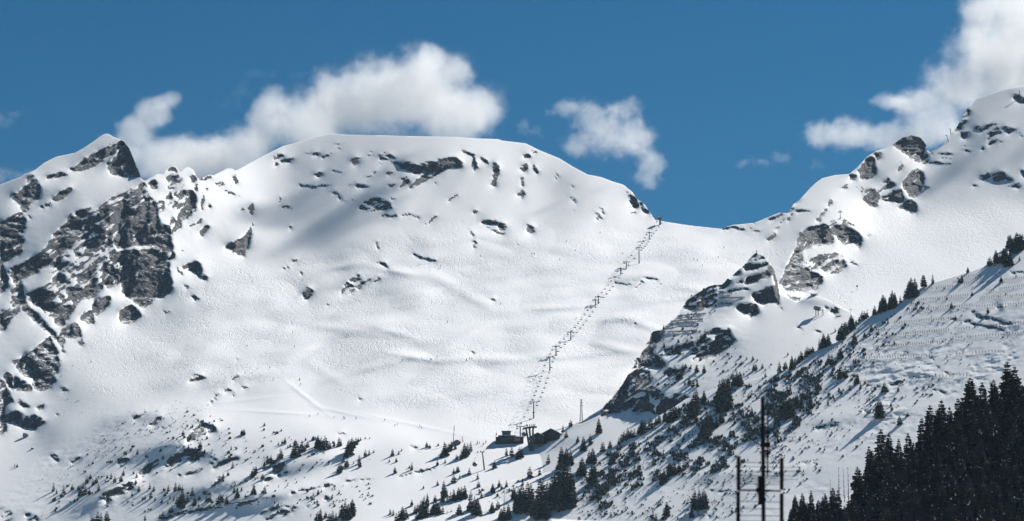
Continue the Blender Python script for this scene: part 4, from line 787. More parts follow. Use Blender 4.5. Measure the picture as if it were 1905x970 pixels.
# ================================================================ conifers and dwarf pines
def conifer(seed, whorls, per, ragged=.3, width=.17, snow=0.0, bare=.06, near=False, round_=False, sparse=0.0):
    """unit height. returns (trunk, crown) builders; the crown is made of drooping sprays, two or three blades each"""
    R = random.Random(seed); tk, cw = MB(), MB()
    lean = Vector((R.uniform(-.012, .012), R.uniform(-.012, .012), 0))
    tk.tube((0, 0, -.04), lean * .5 + Vector((0, 0, .5)), .013, .008, 6); tk.tube(lean * .5 + Vector((0, 0, .5)), lean + Vector((0, 0, .985)), .008, .0015, 5)
    lop = [R.uniform(.7, 1.15) for _ in range(7)]
    for w in range(whorls):
        t = (w + R.uniform(-.3, .3)) / whorls; z = bare + (1 - bare) * max(0, t) ** (.95)
        if z > .985: z = .985
        prof = (1 - z) ** (.75 if not round_ else .45) * (1 if z > .15 else .75 + z * 1.6)
        if round_: prof = min(prof, .55 + .6 * (1 - z)) * .95
        r0 = width * prof + .012
        n = max(4, int(per * (.55 + .6 * prof)))
        for i in range(n):
            if R.random() < sparse: continue
            a = 2 * math.pi * (i + R.uniform(-.4, .4)) / n + w * 1.7
            L = r0 * R.uniform(1 - ragged, 1 + ragged * .8) * lop[int(a / (2 * math.pi) * 7) % 7]
            d = Vector((math.cos(a), math.sin(a), 0)); sd_ = Vector((-math.sin(a), math.cos(a), 0))
            base = lean * z + Vector((0, 0, z)); dr = R.uniform(.25, .6) * (1.2 - z) if not round_ else R.uniform(-.1, .3)
            mid = base + d * L * .55 + Vector((0, 0, L * (.10 - dr * .35))); tip = base + d * L + Vector((0, 0, L * (.06 - dr * .8) + (L * .12 if z > .6 else 0)))
            wd = L * R.uniform(.26, .42) + .004; hang = Vector((0, 0, -(L * R.uniform(.22, .42) + .006)))
            e1, e2 = mid + sd_ * wd + hang * .55, mid - sd_ * wd + hang * .55
            s_ = 2 if R.random() < snow and z < .97 else 0
            cw.poly((base, mid, e1), s_); cw.poly((base, e2, mid), s_); cw.poly((mid, tip, e1), s_ if R.random() < .6 else 0); cw.poly((mid, e2, tip), s_ if R.random() < .6 else 0)
            cw.poly((base, mid, mid + hang * 1.3 + d * L * .1)); cw.poly((mid, tip, mid * .5 + tip * .5 + hang))
            if near:
                for q in range(3):
                    u = R.uniform(.3, .9); pp = base.lerp(tip, u); g = R.choice((-1, 1)); ll = L * R.uniform(.2, .38)
                    cw.poly((pp, pp + d * ll * .8 + sd_ * g * ll + hang * .4, pp + d * ll * .2 + sd_ * g * ll * .6 + hang * R.uniform(.7, 1.2)), 2 if R.random() < snow * .7 else 0)
    # leader
    for k in range(3):
        a = k * 2.1; cw.poly((lean + Vector((0, 0, 1.0)), lean + Vector((.012 * math.cos(a), .012 * math.sin(a), .93)), lean + Vector((.012 * math.cos(a + 2.1), .012 * math.sin(a + 2.1), .93))))
    return tk, cw

def tree_meshes(prefix, n, mats, **kw):
    out = []
    for i in range(n):
        k = dict(kw); k['seed'] = 100 + i * 7 + len(prefix); k['width'] = kw.get('width', .17) * (.85 + .12 * (i % 4))
        t, c = conifer(**k); out.append((t.mesh(prefix + '_trunk', [mats[1]]), c.mesh(prefix + '_crown', [mats[0], mats[1], mats[2]])))
    return out
NEAR = tree_meshes('spruce', 6, (M_NEEDLE_NEAR, M_BARK, M_SNOW), whorls=34, per=12, ragged=.38, width=.20, snow=.045, near=True)
MIDT = tree_meshes('conifer', 6, (M_NEEDLE, M_BARK, M_SNOW), whorls=22, per=12, ragged=.36, width=.25, snow=.02)
ROUND = tree_meshes('pine', 2, (M_NEEDLE, M_BARK, M_SNOW), whorls=15, per=12, ragged=.3, width=.36, round_=True)
DEAD = tree_meshes('dead', 2, (M_BARK, M_BARK, M_SNOW), whorls=16, per=5, ragged=.6, width=.05, sparse=.55)
FAR = []
for i in range(6):
    t, c = conifer(300 + i * 5, 13, 9, .36, .27 + .03 * (i % 3), .012)
    c.tube((0, 0, -.06), (0, 0, .97), .014, .004, 5, 1); FAR.append(c.mesh('small_conifer', [M_NEEDLE, M_BARK, M_SNOW]))

ZONES = [
 # (zoom frame, phrase, group, "x y height" in that frame)
 ('m', 'on the rocky snow slope in the bottom left corner', 'conifers on the bottom left slope', '345 780 60 365 795 30 410 790 40 420 800 25 465 770 35 520 810 70 550 800 60 575 800 50 560 725 45 582 700 35 620 730 45 600 740 35 635 780 40 715 700 40 690 695 25 780 715 40 795 675 35 740 720 40 880 690 30 875 730 30 895 780 40 860 665 20 505 770 30 535 760 35 480 850 30 500 840 30'),
 ('m', 'in the loose row above the snowy road at bottom left', 'conifers above the bottom left road', '965 765 40 990 780 35 972 820 45 1000 840 25 935 830 25 920 835 25 850 810 25 1043 855 35 1085 780 45 1063 810 30 1130 780 60 1155 775 45 1175 780 40 1240 810 60 1210 850 50 1255 870 55 1285 835 30 1330 845 40 1352 845 45 1415 850 60 1430 850 50 1460 865 65 1510 790 40 1527 810 35 1557 775 25 1635 790 55 1645 800 30 1170 880 110 1150 870 60 1140 860 50 1180 890 60 1108 915 50 1095 920 40 1050 960 60 1030 955 30 1120 840 30 1280 880 25 1095 830 25 935 965 35'),
 ('m', 'cut off by the bottom edge left of the road', 'conifers at the bottom edge on the left', '630 975 70 650 975 60 687 975 70 590 975 40 605 975 35'),
 ('m', 'on the small rock knolls of the lower left slope', 'conifers on the left rock knolls', '1180 415 30 1290 500 45 1215 500 30 1320 530 25 885 540 35 845 515 20 1035 525 25 1050 570 25 1500 630 45 1470 680 35 1440 695 30 1415 720 45 1385 745 30 1635 680 60 1650 660 40 1575 410 30 1560 410 30 110 625 25 95 615 15 1310 330 20 1280 330 18 1240 365 20 1100 560 20 1490 510 25'),
 ('n', 'around the rock outcrop low on the left of the centre', 'conifers around the lower rock outcrop', '285 570 70 265 575 40 222 585 40 200 600 45 180 615 35 125 660 45 105 690 40 168 700 35 112 795 60 95 800 30 182 795 50 5 820 50 32 770 20 180 357 22 45 415 35 30 410 25'),
 ('n', 'in the dark row below the piste left of centre', 'conifers in the row below the piste', '312 470 40 295 475 30 270 480 25 375 560 95 360 560 70 395 520 60 420 520 70 440 520 50 405 555 60 458 495 40 380 480 35 345 490 20 330 500 20 525 500 80 545 500 75 570 495 75 555 510 60 585 510 55 600 500 40 630 490 35 660 490 60 672 485 45 515 490 55 535 505 60'),
 ('n', 'on the spur that casts long shadows below the piste', 'conifers on the shadowed spur', '725 540 95 740 520 80 710 560 60 745 490 60 770 480 50 800 450 22 690 590 40 830 440 14 858 440 14 700 560 50 755 500 45 785 460 30'),
 ('n', 'standing apart on the open snow below the spur', 'scattered conifers below the spur', '830 555 45 855 545 35 885 530 18 860 575 10 790 600 55 795 620 35 755 600 15 660 660 60 675 640 45 715 620 45 705 610 30 1005 550 45 1045 540 25 1030 590 30 985 590 20 1065 515 15 1130 640 50 1115 630 20 1020 660 40 1225 495 35 1245 500 25 1300 485 20 527 800 35 547 785 20 495 805 20'),
 ('n', 'in the two dark clumps under the small hut with the mast', 'conifers under the small hut', '1340 550 90 1350 540 70 1385 510 55 1325 560 50 1370 520 50 1410 505 30 1470 560 95 1490 540 70 1510 520 65 1450 570 60 1420 575 35 1345 595 25 1295 610 35 1555 530 15 1360 550 60 1480 555 70'),
 ('n', 'on the band of trees left of the thin leaning pylon', 'conifers left of the pylon', '1335 780 110 1350 770 60 1295 740 30 1280 800 40 1400 720 50 1425 655 40 1400 665 35 1500 670 45 1440 695 25 1555 700 40 1560 740 40 1205 760 20 1330 850 50 1230 850 80 1210 850 75 1190 860 60 1170 870 50 1150 880 50 1130 870 40 1470 830 90 1450 830 80 1430 835 80 1400 845 80 1380 840 60 1360 850 50'),
 ('n', 'among the tall trees at the bottom edge left of centre', 'tall conifers at the bottom edge', '1510 940 165 1555 950 125 1530 930 90 1435 970 110 1650 780 50 1580 820 35 1640 930 60 1620 935 30 1090 930 70 1070 950 80 1045 960 70 1030 965 60 1010 935 40 990 930 40 1280 965 130 1300 970 110 1330 975 100 1210 970 110 1190 970 90 1230 975 100 1160 970 50 1260 970 90 1385 960 60 1360 970 60'),
 ('n', 'in the clump at the bottom edge below the open snow', 'conifers in the bottom centre clump', '700 960 120 745 930 105 680 940 80 720 960 100 665 950 60 755 940 60 540 970 80 525 970 60 620 970 70 600 970 50 640 965 50 575 950 40'),
 ('l', 'on the snow ridge between the chalets and the lattice mast', 'conifers on the ridge by the chalets', '630 360 45 580 395 45 600 430 45'),
 ('l', 'standing in the shadow under the rock cliff', 'conifers under the cliff', '810 405 100 755 475 65 675 465 45 710 520 95 885 500 50 830 525 60'),
 ('l', 'on the white slope in front of the lift station', 'conifers in front of the lift station', '215 550 55 250 555 70 300 560 65 315 560 70 285 570 35 140 630 50 365 655 70 430 635 50 485 600 65 570 600 140 600 590 120 630 590 100 545 600 50 640 610 30 130 790 60 168 750 45 215 750 45 185 765 30 320 740 45 55 830 40'),
 ('l', 'in the big dark clump at the bottom centre', 'conifers of the bottom centre clump', '560 890 290 590 900 300 620 890 280 540 880 240 640 880 220 510 890 200 600 860 260 575 870 270'),
 ('l', 'in the clumps left of the big dark clump at bottom centre', 'conifers beside the bottom centre clump', '450 960 260 430 950 250 480 900 180 350 910 190 320 915 180 290 910 150 370 900 170 275 900 130 260 830 80 30 960 140 10 960 150 45 950 90 125 930 80 160 900 60 200 970 100 230 960 100 180 970 80 380 880 120 300 900 140'),
 ('l', 'along the dark tree band below the cliff', 'conifers along the band below the cliff', '1000 440 70 975 450 60 955 460 50 1040 430 60 1090 400 80 1105 390 70 1145 380 70 1180 350 50 1240 330 90 1280 330 110 1300 310 90 1260 340 80 940 480 50 1020 435 60 1070 410 60 1200 340 60 1330 300 60'),
 ('l', 'in the tall pair of clumps right of the cliff', 'tall conifers right of the cliff', '1430 290 160 1410 310 130 1490 210 80 1480 220 60 1610 270 220 1590 180 120 1650 250 190 1640 180 120 1440 260 140 1625 230 160 1600 270 170'),
 ('l', 'among dwarf pines in the middle of the near slope', 'conifers amid the dwarf pines', '1510 400 140 1490 440 130 1530 380 110 1600 340 90 1570 370 80 1520 420 90 770 600 100 750 600 80 705 680 120 775 720 130 900 600 70 880 610 50 840 520 60 1270 680 90 1230 720 80 1300 670 80 1330 650 70 1215 740 60 1380 620 50 1360 640 50 1290 650 60'),
 ('l', 'in the low clump at the bottom edge of the near slope', 'conifers low on the near slope', '1430 900 130 1460 900 140 1490 890 120 1420 860 70 1250 940 90 1230 960 70 1410 950 80 1160 960 60 1180 970 50'),
 ('k', 'growing on the snowy ledges of the rocky middle ridge', 'conifers on the middle ridge', '1380 700 50 1330 760 50 1230 720 40 1495 660 60 1470 690 60 1450 710 50 1320 930 70 1340 920 60 1300 880 50 1355 880 60 1440 875 45 1490 880 50 1395 960 60 1420 970 50 1445 970 40 1240 890 30 1155 920 20 1230 600 30 1480 680 50 1310 900 50 1370 850 30'),
 ('j', 'on the skyline crest of the near slope below the saddle', 'conifers on the lower crest', '915 560 90 908 610 45 870 620 90 855 670 110 840 670 80 880 610 80 810 615 25 765 690 80 735 705 90 710 715 70 750 700 60 665 740 40 650 745 40 630 770 60 620 780 50 590 800 60 600 800 50 555 830 50 530 860 90 545 850 50 490 840 50 450 870 70 440 935 60 505 765 20 575 815 50 640 760 45 725 710 60'),
 ('j', 'in the dark clumps along the crest above the fences', 'conifers above the fences', '1440 290 60 1305 395 130 1285 390 100 1325 390 120 1260 395 60 1230 390 45 1180 460 120 1160 465 80 1195 450 90 1120 475 110 1100 470 80 1135 470 90 1065 495 60 1055 490 40 985 520 60 1000 515 50 1015 500 40 965 520 30 945 530 30 1295 395 110 1170 465 100'),
 ('j', 'scattered among the fences on the upper near slope', 'conifers among the fences', '1045 615 40 1075 605 20 1150 565 35 935 690 75 920 700 40 1000 650 30 1190 700 30 850 790 80 840 790 60 790 830 70 770 820 60 810 830 50 930 810 20 955 950 65 940 950 40 875 910 70 840 910 60 855 900 50 1625 300 50 1610 300 30 1560 465 40 1530 410 25 1585 540 30'),
 ('j', 'on the smooth snow apron right of the middle ridge', 'conifers on the snow apron', '285 865 40 300 860 30 280 800 30 205 830 30 240 795 20 170 830 20 170 865 20 220 895 20 360 880 30 340 850 30 175 960 90 195 970 100 160 970 80 90 970 60 120 970 60'),
 ('o', 'in the right edge clump on top of the near slope', 'conifers at the right edge', '1515 210 115 1530 200 100 1545 195 90 1490 205 100 1470 200 80 1460 205 80 1450 315 120 1470 310 100 1435 290 90 1410 290 60 1385 290 75 1350 310 60 1340 300 40 1500 208 90'),
 ('o', 'scattered between the fence rows near the right edge', 'lone conifers by the right fences', '1215 350 35 1180 400 40 1240 490 30 1335 590 35 1525 275 25 1415 405 35'),
 ('r', 'in the dark clump behind the blurred aerial', 'conifers behind the aerial', '460 290 140 480 290 120 440 290 110 500 280 90 530 230 80 555 215 60 620 230 50 350 225 50 255 280 60 450 285 100 490 270 100'),
 ('r', 'scattered on the open snow above the dark forest', 'lone conifers above the forest', '895 80 60 825 50 50 790 55 50 655 140 60 1030 290 120 1020 290 80 1060 130 60 915 110 40 850 120 30 1150 330 60 1200 280 30 1105 240 30'),
]
cands = []
for key, phrase, grp, txt in ZONES:
    x0, y0, s = ZK[key]; v = [float(t) for t in txt.split()]
    items = [(x0 + v[i] / s, y0 + v[i + 1] / s, v[i + 2] / s) for i in range(0, len(v), 3)]
    tall = max(items, key=lambda t: t[2]); big = sorted(i[2] for i in items)
    for it in items:
        size = 'tallest' if it is tall else ''
        cands.append((it, phrase, grp, size))
order = sorted(range(len(cands)), key=lambda i: -cands[i][0][2])
N_IND = 300; R = random.Random(5); rest = []
def plant(meshes, parts, name, p, h, wf, label, cat, grp):
    rz = R.uniform(0, 6.28); sc = (h * wf, h * wf, h)
    if parts:
        o = thing(name, label, cat, p, rz, grp)
        t, c = R.choice(meshes)
        for nm, me in (('trunk', t), ('crown', c)):
            q = link_mesh(nm, me, o); q.scale = sc
        return o
    o = link_mesh(name, R.choice(meshes), None, p, rz, sc); return tag(o, label, cat, grp)
for rank, i in enumerate(order):
    (x, y, h), phrase, grp, size = cands[i]
    p, D = ground(x, y); H = h * px(D) * (1.04 + .16 * max(0, 1 - h / 30))
    if rank < N_IND:
        label = ('tallest dark conifer ' if size else 'dark conifer ') + phrase
        plant(MIDT if h > 22 else FAR, h > 22, 'conifer_tree', p, H, R.uniform(.95, 1.35) if h < 40 else R.uniform(.85, 1.1), label, 'tree', grp)
    else: rest.append((p, H))
# the two round pines on the crest
p, D = ground(1718.5, 529.5); o = plant(ROUND, True, 'pine_tree', p, 24 * px(D), 1.0, 'round bushy pine on the crest above the fences', 'tree', None)

def merged(name, items, bases, mats, label, wf=(1.0, 1.4)):
    """one mesh for growth too small and too many to count"""
    V, F, M = [], [], []; nb = 0; data = []
    for me in bases:
        co = np.empty(len(me.vertices) * 3); me.vertices.foreach_get('co', co); data.append((co.reshape(-1, 3), [tuple(p.vertices) for p in me.polygons], [p.material_index for p in me.polygons]))
    for p, h in items:
        co, fs, ms = R.choice(data); a = R.uniform(0, 6.28); w_ = h * R.uniform(*wf); ca, sa = math.cos(a) * w_, math.sin(a) * w_
        V.append(np.stack([co[:, 0] * ca - co[:, 1] * sa + p.x, co[:, 0] * sa + co[:, 1] * ca + p.y, co[:, 2] * h + p.z], -1))
        F += [tuple(v + nb for v in f) for f in fs]; M += ms; nb += len(co)
    me = bpy.data.meshes.new(name); me.from_pydata(np.concatenate(V).tolist(), [], F)
    for m in mats: me.materials.append(m)
    me.polygons.foreach_set('material_index', M); me.update()
    o = bpy.data.objects.new(name, me); COL.objects.link(o); o['kind'] = 'stuff'; o['label'] = label
    return o
if rest: merged('young_conifers', rest, FAR[:3], [M_NEEDLE, M_BARK, M_SNOW], 'tiny young conifers dotted over the snow slopes')

# ---- dwarf pines: low spiky clumps
BUSH = []
for i in range(5):
    b = MB(); RR = random.Random(50 + i)
    for k in range(9):
        cx, cy, hh = RR.uniform(-.5, .5), RR.uniform(-.35, .35), RR.uniform(.45, 1.0); rr = RR.uniform(.16, .3); a0 = RR.uniform(0, 6)
        tip = Vector((cx + RR.uniform(-.15, .15), cy, hh))
        ring = [Vector((cx + rr * math.cos(a0 + j * 1.257) * RR.uniform(.7, 1.3), cy + rr * math.sin(a0 + j * 1.257), RR.uniform(-.15, .2))) for j in range(5)]
        for j in range(5): b.poly((ring[j], ring[(j + 1) % 5], tip), 1 if RR.random() < .06 else 0)
    BUSH.append(b.mesh('dwarf_pine', [M_SHRUB, M_SNOW]))
def scatter(poly, n, lo, hi, R2, clump=None):
    P = tr('p', poly); xs = [p[0] for p in P]; ys = [p[1] for p in P]; out = []; tries = 0
    while len(out) < n and tries < n * 40:
        tries += 1
        x, y = R2.uniform(min(xs), max(xs)), R2.uniform(min(ys), max(ys))
        if not in_poly(np.array([x]), np.array([y]), P)[0]: continue
        if clump and float(fbm(np.array([x / clump]), np.array([y / clump]), 3.3, 3)[0]) < R2.uniform(-.12, .28): continue
        out.append((x, y, lo + (hi - lo) * R2.random() ** 2.2))
    return out
R2 = random.Random(77); bush = []
for poly, n, lo, hi, cl, where in [
    ('1040 905 1150 835 1290 745 1450 705 1530 672 1540 720 1480 800 1400 860 1330 880 1200 900 1120 950', 1500, 2.8, 11, 22, 'near'), ('1450 700 1560 650 1640 600 1700 560 1720 575 1640 650 1560 740 1490 780', 240, 2.4, 8, 20, 'near'),
    ('1380 800 1560 720 1700 700 1760 720 1660 780 1560 860 1460 920 1380 960 1250 960 1300 900', 420, 2.0, 6, 26, 'near'), ('1060 960 1140 940 1300 930 1360 968 1070 968', 90, 2.4, 7, 18, 'near'), ('730 965 860 915 1000 890 1060 880 1050 960 740 968', 110, 2.4, 6.5, 24, 'near'), ('1560 600 1700 540 1900 480 1900 640 1700 640 1600 640', 50, 2, 4.5, None, 'near'),
    ('1060 900 1150 835 1290 745 1450 700 1620 610 1660 640 1560 760 1480 830 1420 900 1380 960 1060 960', 900, 1.8, 4.2, 30, 'near'), ('1640 600 1900 500 1900 640 1760 720 1600 800 1500 860', 160, 1.6, 3.6, 30, 'near'),
    ('1180 680 1215 620 1280 600 1340 620 1380 650 1330 700 1250 740 1160 760', 150, 2.4, 7, 18, 'ridge'), ('1290 540 1330 530 1350 560 1300 620 1260 600', 30, 2.2, 5, None, 'ridge'), ('1340 660 1440 670 1420 720 1340 720', 36, 2.2, 6, None, 'ridge'),
    ('30 960 130 880 250 830 400 800 560 800 640 830 600 880 450 940 300 950 100 968', 240, 2.2, 7, 24, 'left'), ('300 800 340 760 400 770 440 800 480 840 400 860 320 840', 80, 2.2, 6, None, 'left'), ('470 940 560 900 690 900 700 940 560 965', 90, 2.2, 6.5, 20, 'left'), ('130 870 180 820 250 770 330 760 300 800 200 850', 70, 1.8, 4, None, 'left')]:
    for x, y, h in scatter(poly, n, lo, hi, R2, cl): bush.append((x, y, h, where))
bush.sort(key=lambda t: -t[2])
WH = {'near': ('low dark dwarf pine poking through snow on the near slope', 'dwarf pines on the near slope'), 'ridge': ('low dark dwarf pine on the ledges of the rocky middle ridge', 'dwarf pines on the middle ridge'), 'left': ('low dark dwarf pine on the rough lower left snow slope', 'dwarf pines on the lower left slope')}
rb = []
for k, (x, y, h, w_) in enumerate(bush):
    p, D = ground(x, y, 0); H = h * px(D)
    if k < 290:
        o = link_mesh('dwarf_pine', R.choice(BUSH), None, p, R.uniform(-.5, .5), (H * R.uniform(.7, 1.2), H * .9, H)); tag(o, WH[w_][0], 'shrub', WH[w_][1])
    else: rb.append((p, H))
merged('dwarf_pine_scrub', rb, BUSH, [M_SHRUB, M_SNOW], 'countless tiny dark dwarf pines peppering the snow slopes', (.7, 1.1))
# ---- stones and avalanche crumbs lying on the snow
STONE = []
for i in range(4):
    import bmesh
    bm = bmesh.new(); bmesh.ops.create_icosphere(bm, subdivisions=1, radius=.5); RR = random.Random(i)
    for v in bm.verts: v.co *= RR.uniform(.6, 1.2); v.co.z *= .7
    me = bpy.data.meshes.new('stone'); bm.to_mesh(me); bm.free(); me.materials.append(M_ROCK); me.materials.append(M_SNOW); STONE.append(me)
st = []
for poly, n, lo, hi in [('60 900 160 840 190 800 250 760 330 745 400 750 380 780 250 800 180 860 90 930', 240, .8, 2.4), ('400 715 430 670 480 680 495 712 440 712', 110, .8, 2.0), ('490 545 550 540 600 560 540 575', 40, .8, 1.6), ('760 490 850 490 850 505 770 505', 40, .8, 1.8), ('90 700 130 650 180 720 160 790 110 760', 40, .8, 2.2), ('650 470 660 455 665 480', 8, .8, 1.6), ('180 760 300 740 420 745 330 775 200 790', 60, .8, 1.8), ('1400 560 1500 600 1560 660 1450 690 1400 640', 26, .8, 1.8)]:
    for x, y, h in scatter(poly, n, lo, hi, R2): p, D = ground(x, y, 0); st.append((p, h * px(D)))
merged('loose_stones', st, STONE, [M_ROCK, M_SNOW], 'loose dark stones and snow crumbs strewn over the snow', (.9, 1.5))
# ---- boulders one can tell apart
for fr, x, y, w_, h, lab in [('e', 192, 862, 44, 36, 'lone dark boulder on the snow below the lower left cliff'), ('i', 1120, 556, 20, 13, 'lone dark boulder on the snow right of the dark crag'), ('h', 478, 385, 30, 20, 'small dark boulder in the bowl below the dome'), ('e', 243, 955, 22, 14, 'small boulder far down the slope in the left corner')]:
    (X, Y), = tr(fr, [(x, y)]); p, D = ground(X, Y, 0); k = px(D) / ZK[fr][2]
    import bmesh
    bm = bmesh.new(); bmesh.ops.create_icosphere(bm, subdivisions=4, radius=.5)
    for v in bm.verts:
        c = v.co * 2.2; d = 1 + .35 * float(fbm(np.array([c.x]), np.array([c.y]), np.array([c.z + X]), 4)[0]); v.co *= d
    me = bpy.data.meshes.new('boulder'); bm.to_mesh(me); bm.free(); me.materials.append(M_ROCK); me.materials.append(M_SNOW)
    me.polygons.foreach_set('material_index', [1 if q.normal.z > .72 else 0 for q in me.polygons])
    o = link_mesh('boulder', me, None, p + Vector((0, 0, h * k * .4)), 0, (w_ * k, w_ * k * .9, h * k * 1.15)); tag(o, lab, 'boulder')

# ---- the dark forest in the bottom right corner
FTOP = line_y(tr('p', '1440 990 1452 975 1462 930 1490 908 1510 900 1547 908 1575 905 1587 895 1592 862 1605 840 1640 800 1668 792 1690 790 1712 768 1730 752 1752 738 1778 738 1798 728 1812 700 1826 692 1850 690 1870 672 1890 660 1910 655 1960 640 2030 600'))
RF = random.Random(9); nf = 0; spots = []
yb = 0
for row in range(14):
    off = row * 26
    x = 1452 + RF.uniform(0, 14)
    while x < 2020:
        top = float(FTOP(x)) + off + RF.uniform(-6, 26) + (RF.uniform(10, 40) if row == 0 and RF.random() < .3 else 0)
        hp = (92 + .10 * (x - 1450)) * RF.uniform(.8, 1.15) * (.62 if x < 1560 else 1)
        y = top + hp
        spots.append((x, y, hp, top, row)); x += RF.uniform(15, 27) * (.6 if x < 1590 else 1.0)
for x, y, hp, top, row in spots:
    if top > 985 or nf >= 285: continue
    D = S7.depth(min(x, 2070), min(max(y, float(np.interp(x, [q[0] for q in TOP7], [q[1] for q in TOP7])) + 2), 1055)); p = at(x, y, D)
    plant(NEAR, True, 'spruce_tree', p, hp * px(D) * 1.03, RF.uniform(.85, 1.15), 'tall dark spruce flecked with snow in the dense forest filling the bottom right corner', 'tree', 'spruces of the bottom right forest'); nf += 1
for k, (x, top, hp) in enumerate([(1561, 868, 62), (1571, 872, 60), (1579, 868, 66), (1545, 892, 40)]):
    D = S7.depth(x, 960); p = at(x, top + hp, D)
    plant(DEAD, True, 'bare_tree', p, hp * px(D), 1.0, 'thin bare dead tree standing at the left end of the dark forest', 'tree', 'bare trees at the forest edge')
# ================================================================ the chairlift
def up_h(y0, y1, D):  # height in metres of something standing from pixel y0 (foot) up to y1
    return (y0 - y1) * px(D) * 1.03
LIFT = [  # (x, y of the head, y of the foot)
    (1208, 433.6, 446), (1189, 461, 490), (1165.4, 488, 499.5), (1154.8, 500.6, 512), (1113, 553, 565), (1108, 559, 569), (1061.8, 619, 632.5), (1034.4, 645, 661.6), (1022.9, 665, 690.5), (992.8, 749, 778), (968, 794.5, 814.7)]
def lift_tower(x, yt, yb, label, arm=2.9):
    p, D = ground(x, yb, 0); h = up_h(yb, yt, D)
    t = thing('lift_tower', label, 'lift tower', p, 0, 'chairlift towers across the bowl')
    b = MB(); b.tube((0, 0, -1), (0, 0, h), .62, .42, 10); b.build('post', M_STEEL, t)
    b = MB(); b.box((0, 0, h + .1), (arm * 2 + .6, .5, .5)); b.tube((-1.2, 0, h + .3), (0, 0, h + 1.6), .12, .12, 6); b.tube((1.2, 0, h + .3), (0, 0, h + 1.6), .12, .12, 6); b.build('crossarm', M_DARKSTEEL, t)
    for sx in (-1, 1):
        b = MB(); b.box((sx * arm, 0, h + .05), (.55, 3.4, .45))
        for k in range(4): b.tube((sx * arm - .2, -1.3 + k * .86, h - .2), (sx * arm + .2, -1.3 + k * .86, h - .2), .3, .3, 8)
        b.build('sheave_train', M_DARKSTEEL, t)
    b = MB()
    for k in range(int(h / .6)): b.box((.0, -.62, .4 + k * .6), (.5, .06, .05))
    b.build('ladder', M_STEEL, t)
    return p + Vector((0, 0, h)), D
NAMES = ['first chairlift tower below the pass', 'tall chairlift tower casting a shadow near the pass', 'third chairlift tower down from the pass', 'fourth chairlift tower down from the pass', 'upper of two close chairlift towers at mid slope', 'lower of two close chairlift towers at mid slope', 'chairlift tower above the lower swell of the bowl', 'chairlift tower on the crest of the lowest swell', 'tall chairlift tower throwing a long shadow low in the bowl', 'chairlift tower above the valley lift station', 'lowest chairlift tower beside the valley lift station']
heads = [lift_tower(x, a, b, n)[0] for (x, a, b), n in zip(LIFT, NAMES)]
# head station on the pass
p, D = ground(1228, 419, 0); k = px(D); h = 17 * k
t = thing('lift_station', 'chairlift head station on a thick pillar at the pass', 'lift station', p)
b = MB(); b.tube((0, 0, -2), (0, 0, h * .62), 1.3, 1.1, 12); b.build('pillar', M_STEEL, t)
b = MB(); b.lathe((0, 0, h * .66), [(2.4, 0), (2.5, .25), (2.5, .6), (2.3, .8)], 20); b.build('bull_wheel', M_DARKSTEEL, t)
b = MB(); b.box((0, 0, h * .78), (3.4, 6, 1.6)); b.box((0, 0, h * .78 + .95), (3.8, 6.4, .3), 1); b.build('machine_housing', [M_STEEL, M_SNOW], t)
b = MB(); b.tube((-2.2, 0, h * .8), (-2.2, 0, h), .15, .1, 6); b.tube((2.2, 0, h * .8), (2.2, 0, h), .15, .1, 6); b.box((0, 0, h), (4.8, .3, .3)); b.build('gantry', M_DARKSTEEL, t)
top = p + Vector((0, 0, h * .7))
p0, D0 = ground(952, 823, 0); low = p0 + Vector((4, 6, 5))
line = [top] + heads + [low]
def rope(dx):
    out = []
    for a, b_ in zip(line[:-1], line[1:]):
        L = (b_ - a).length; n = max(3, int(L / 14))
        for i in range(n):
            u = i / n; q = a.lerp(b_, u) + Vector((dx, 0, -L * .018 * 4 * u * (1 - u))); out.append(q)
    out.append(line[-1] + Vector((dx, 0, 0))); return out
ch = MB()
ch.tube((0, 0, 0), (0, 0, -2.1), .07, .07, 5); ch.box((0, 0, .05), (.25, .5, .25)); ch.tube((-1.1, 0, -2.1), (1.1, 0, -2.1), .06, .06, 5)
ch.tube((-1.1, 0, -2.1), (-1.1, -.15, -3.1), .05, .05, 5); ch.tube((1.1, 0, -2.1), (1.1, -.15, -3.1), .05, .05, 5)
ch.box((0, -.25, -3.05), (2.4, .6, .12)); ch.box((0, .08, -2.65), (2.4, .12, .75)); ch.tube((-1.15, -.7, -2.6), (1.15, -.7, -2.6), .04, .04, 5)
CH = ch.mesh('lift_chair', [M_CHAIR])
for sx, side in ((-2.9, 'left'), (2.9, 'right')):
    pts = rope(sx); b = MB(); b.path(pts, .045, 5)
    o = b.build('haul_rope', M_CABLE); tag(o, f'thin {side} haul rope of the chairlift running up to the pass', 'cable', 'chairlift ropes')
    # chairs every 15 m or so along the rope
    acc = 4.0 if sx < 0 else 10.0
    for a, c in zip(pts[:-1], pts[1:]):
        L = (c - a).length
        while acc < L:
            q = a.lerp(c, acc / L); o = link_mesh('lift_chair', CH, None, q, random.uniform(-.06, .06), (.85, .85, .85))
            tag(o, f'small dark chair hanging from the {side} rope of the chairlift', 'chair', f'chairs on the {side} rope'); acc += 17
        acc -= L

# ================================================================ buildings
def at_px(s, x, y, D): return at(x, y, D)
ZK['t'] = (910, 780, 13.607)
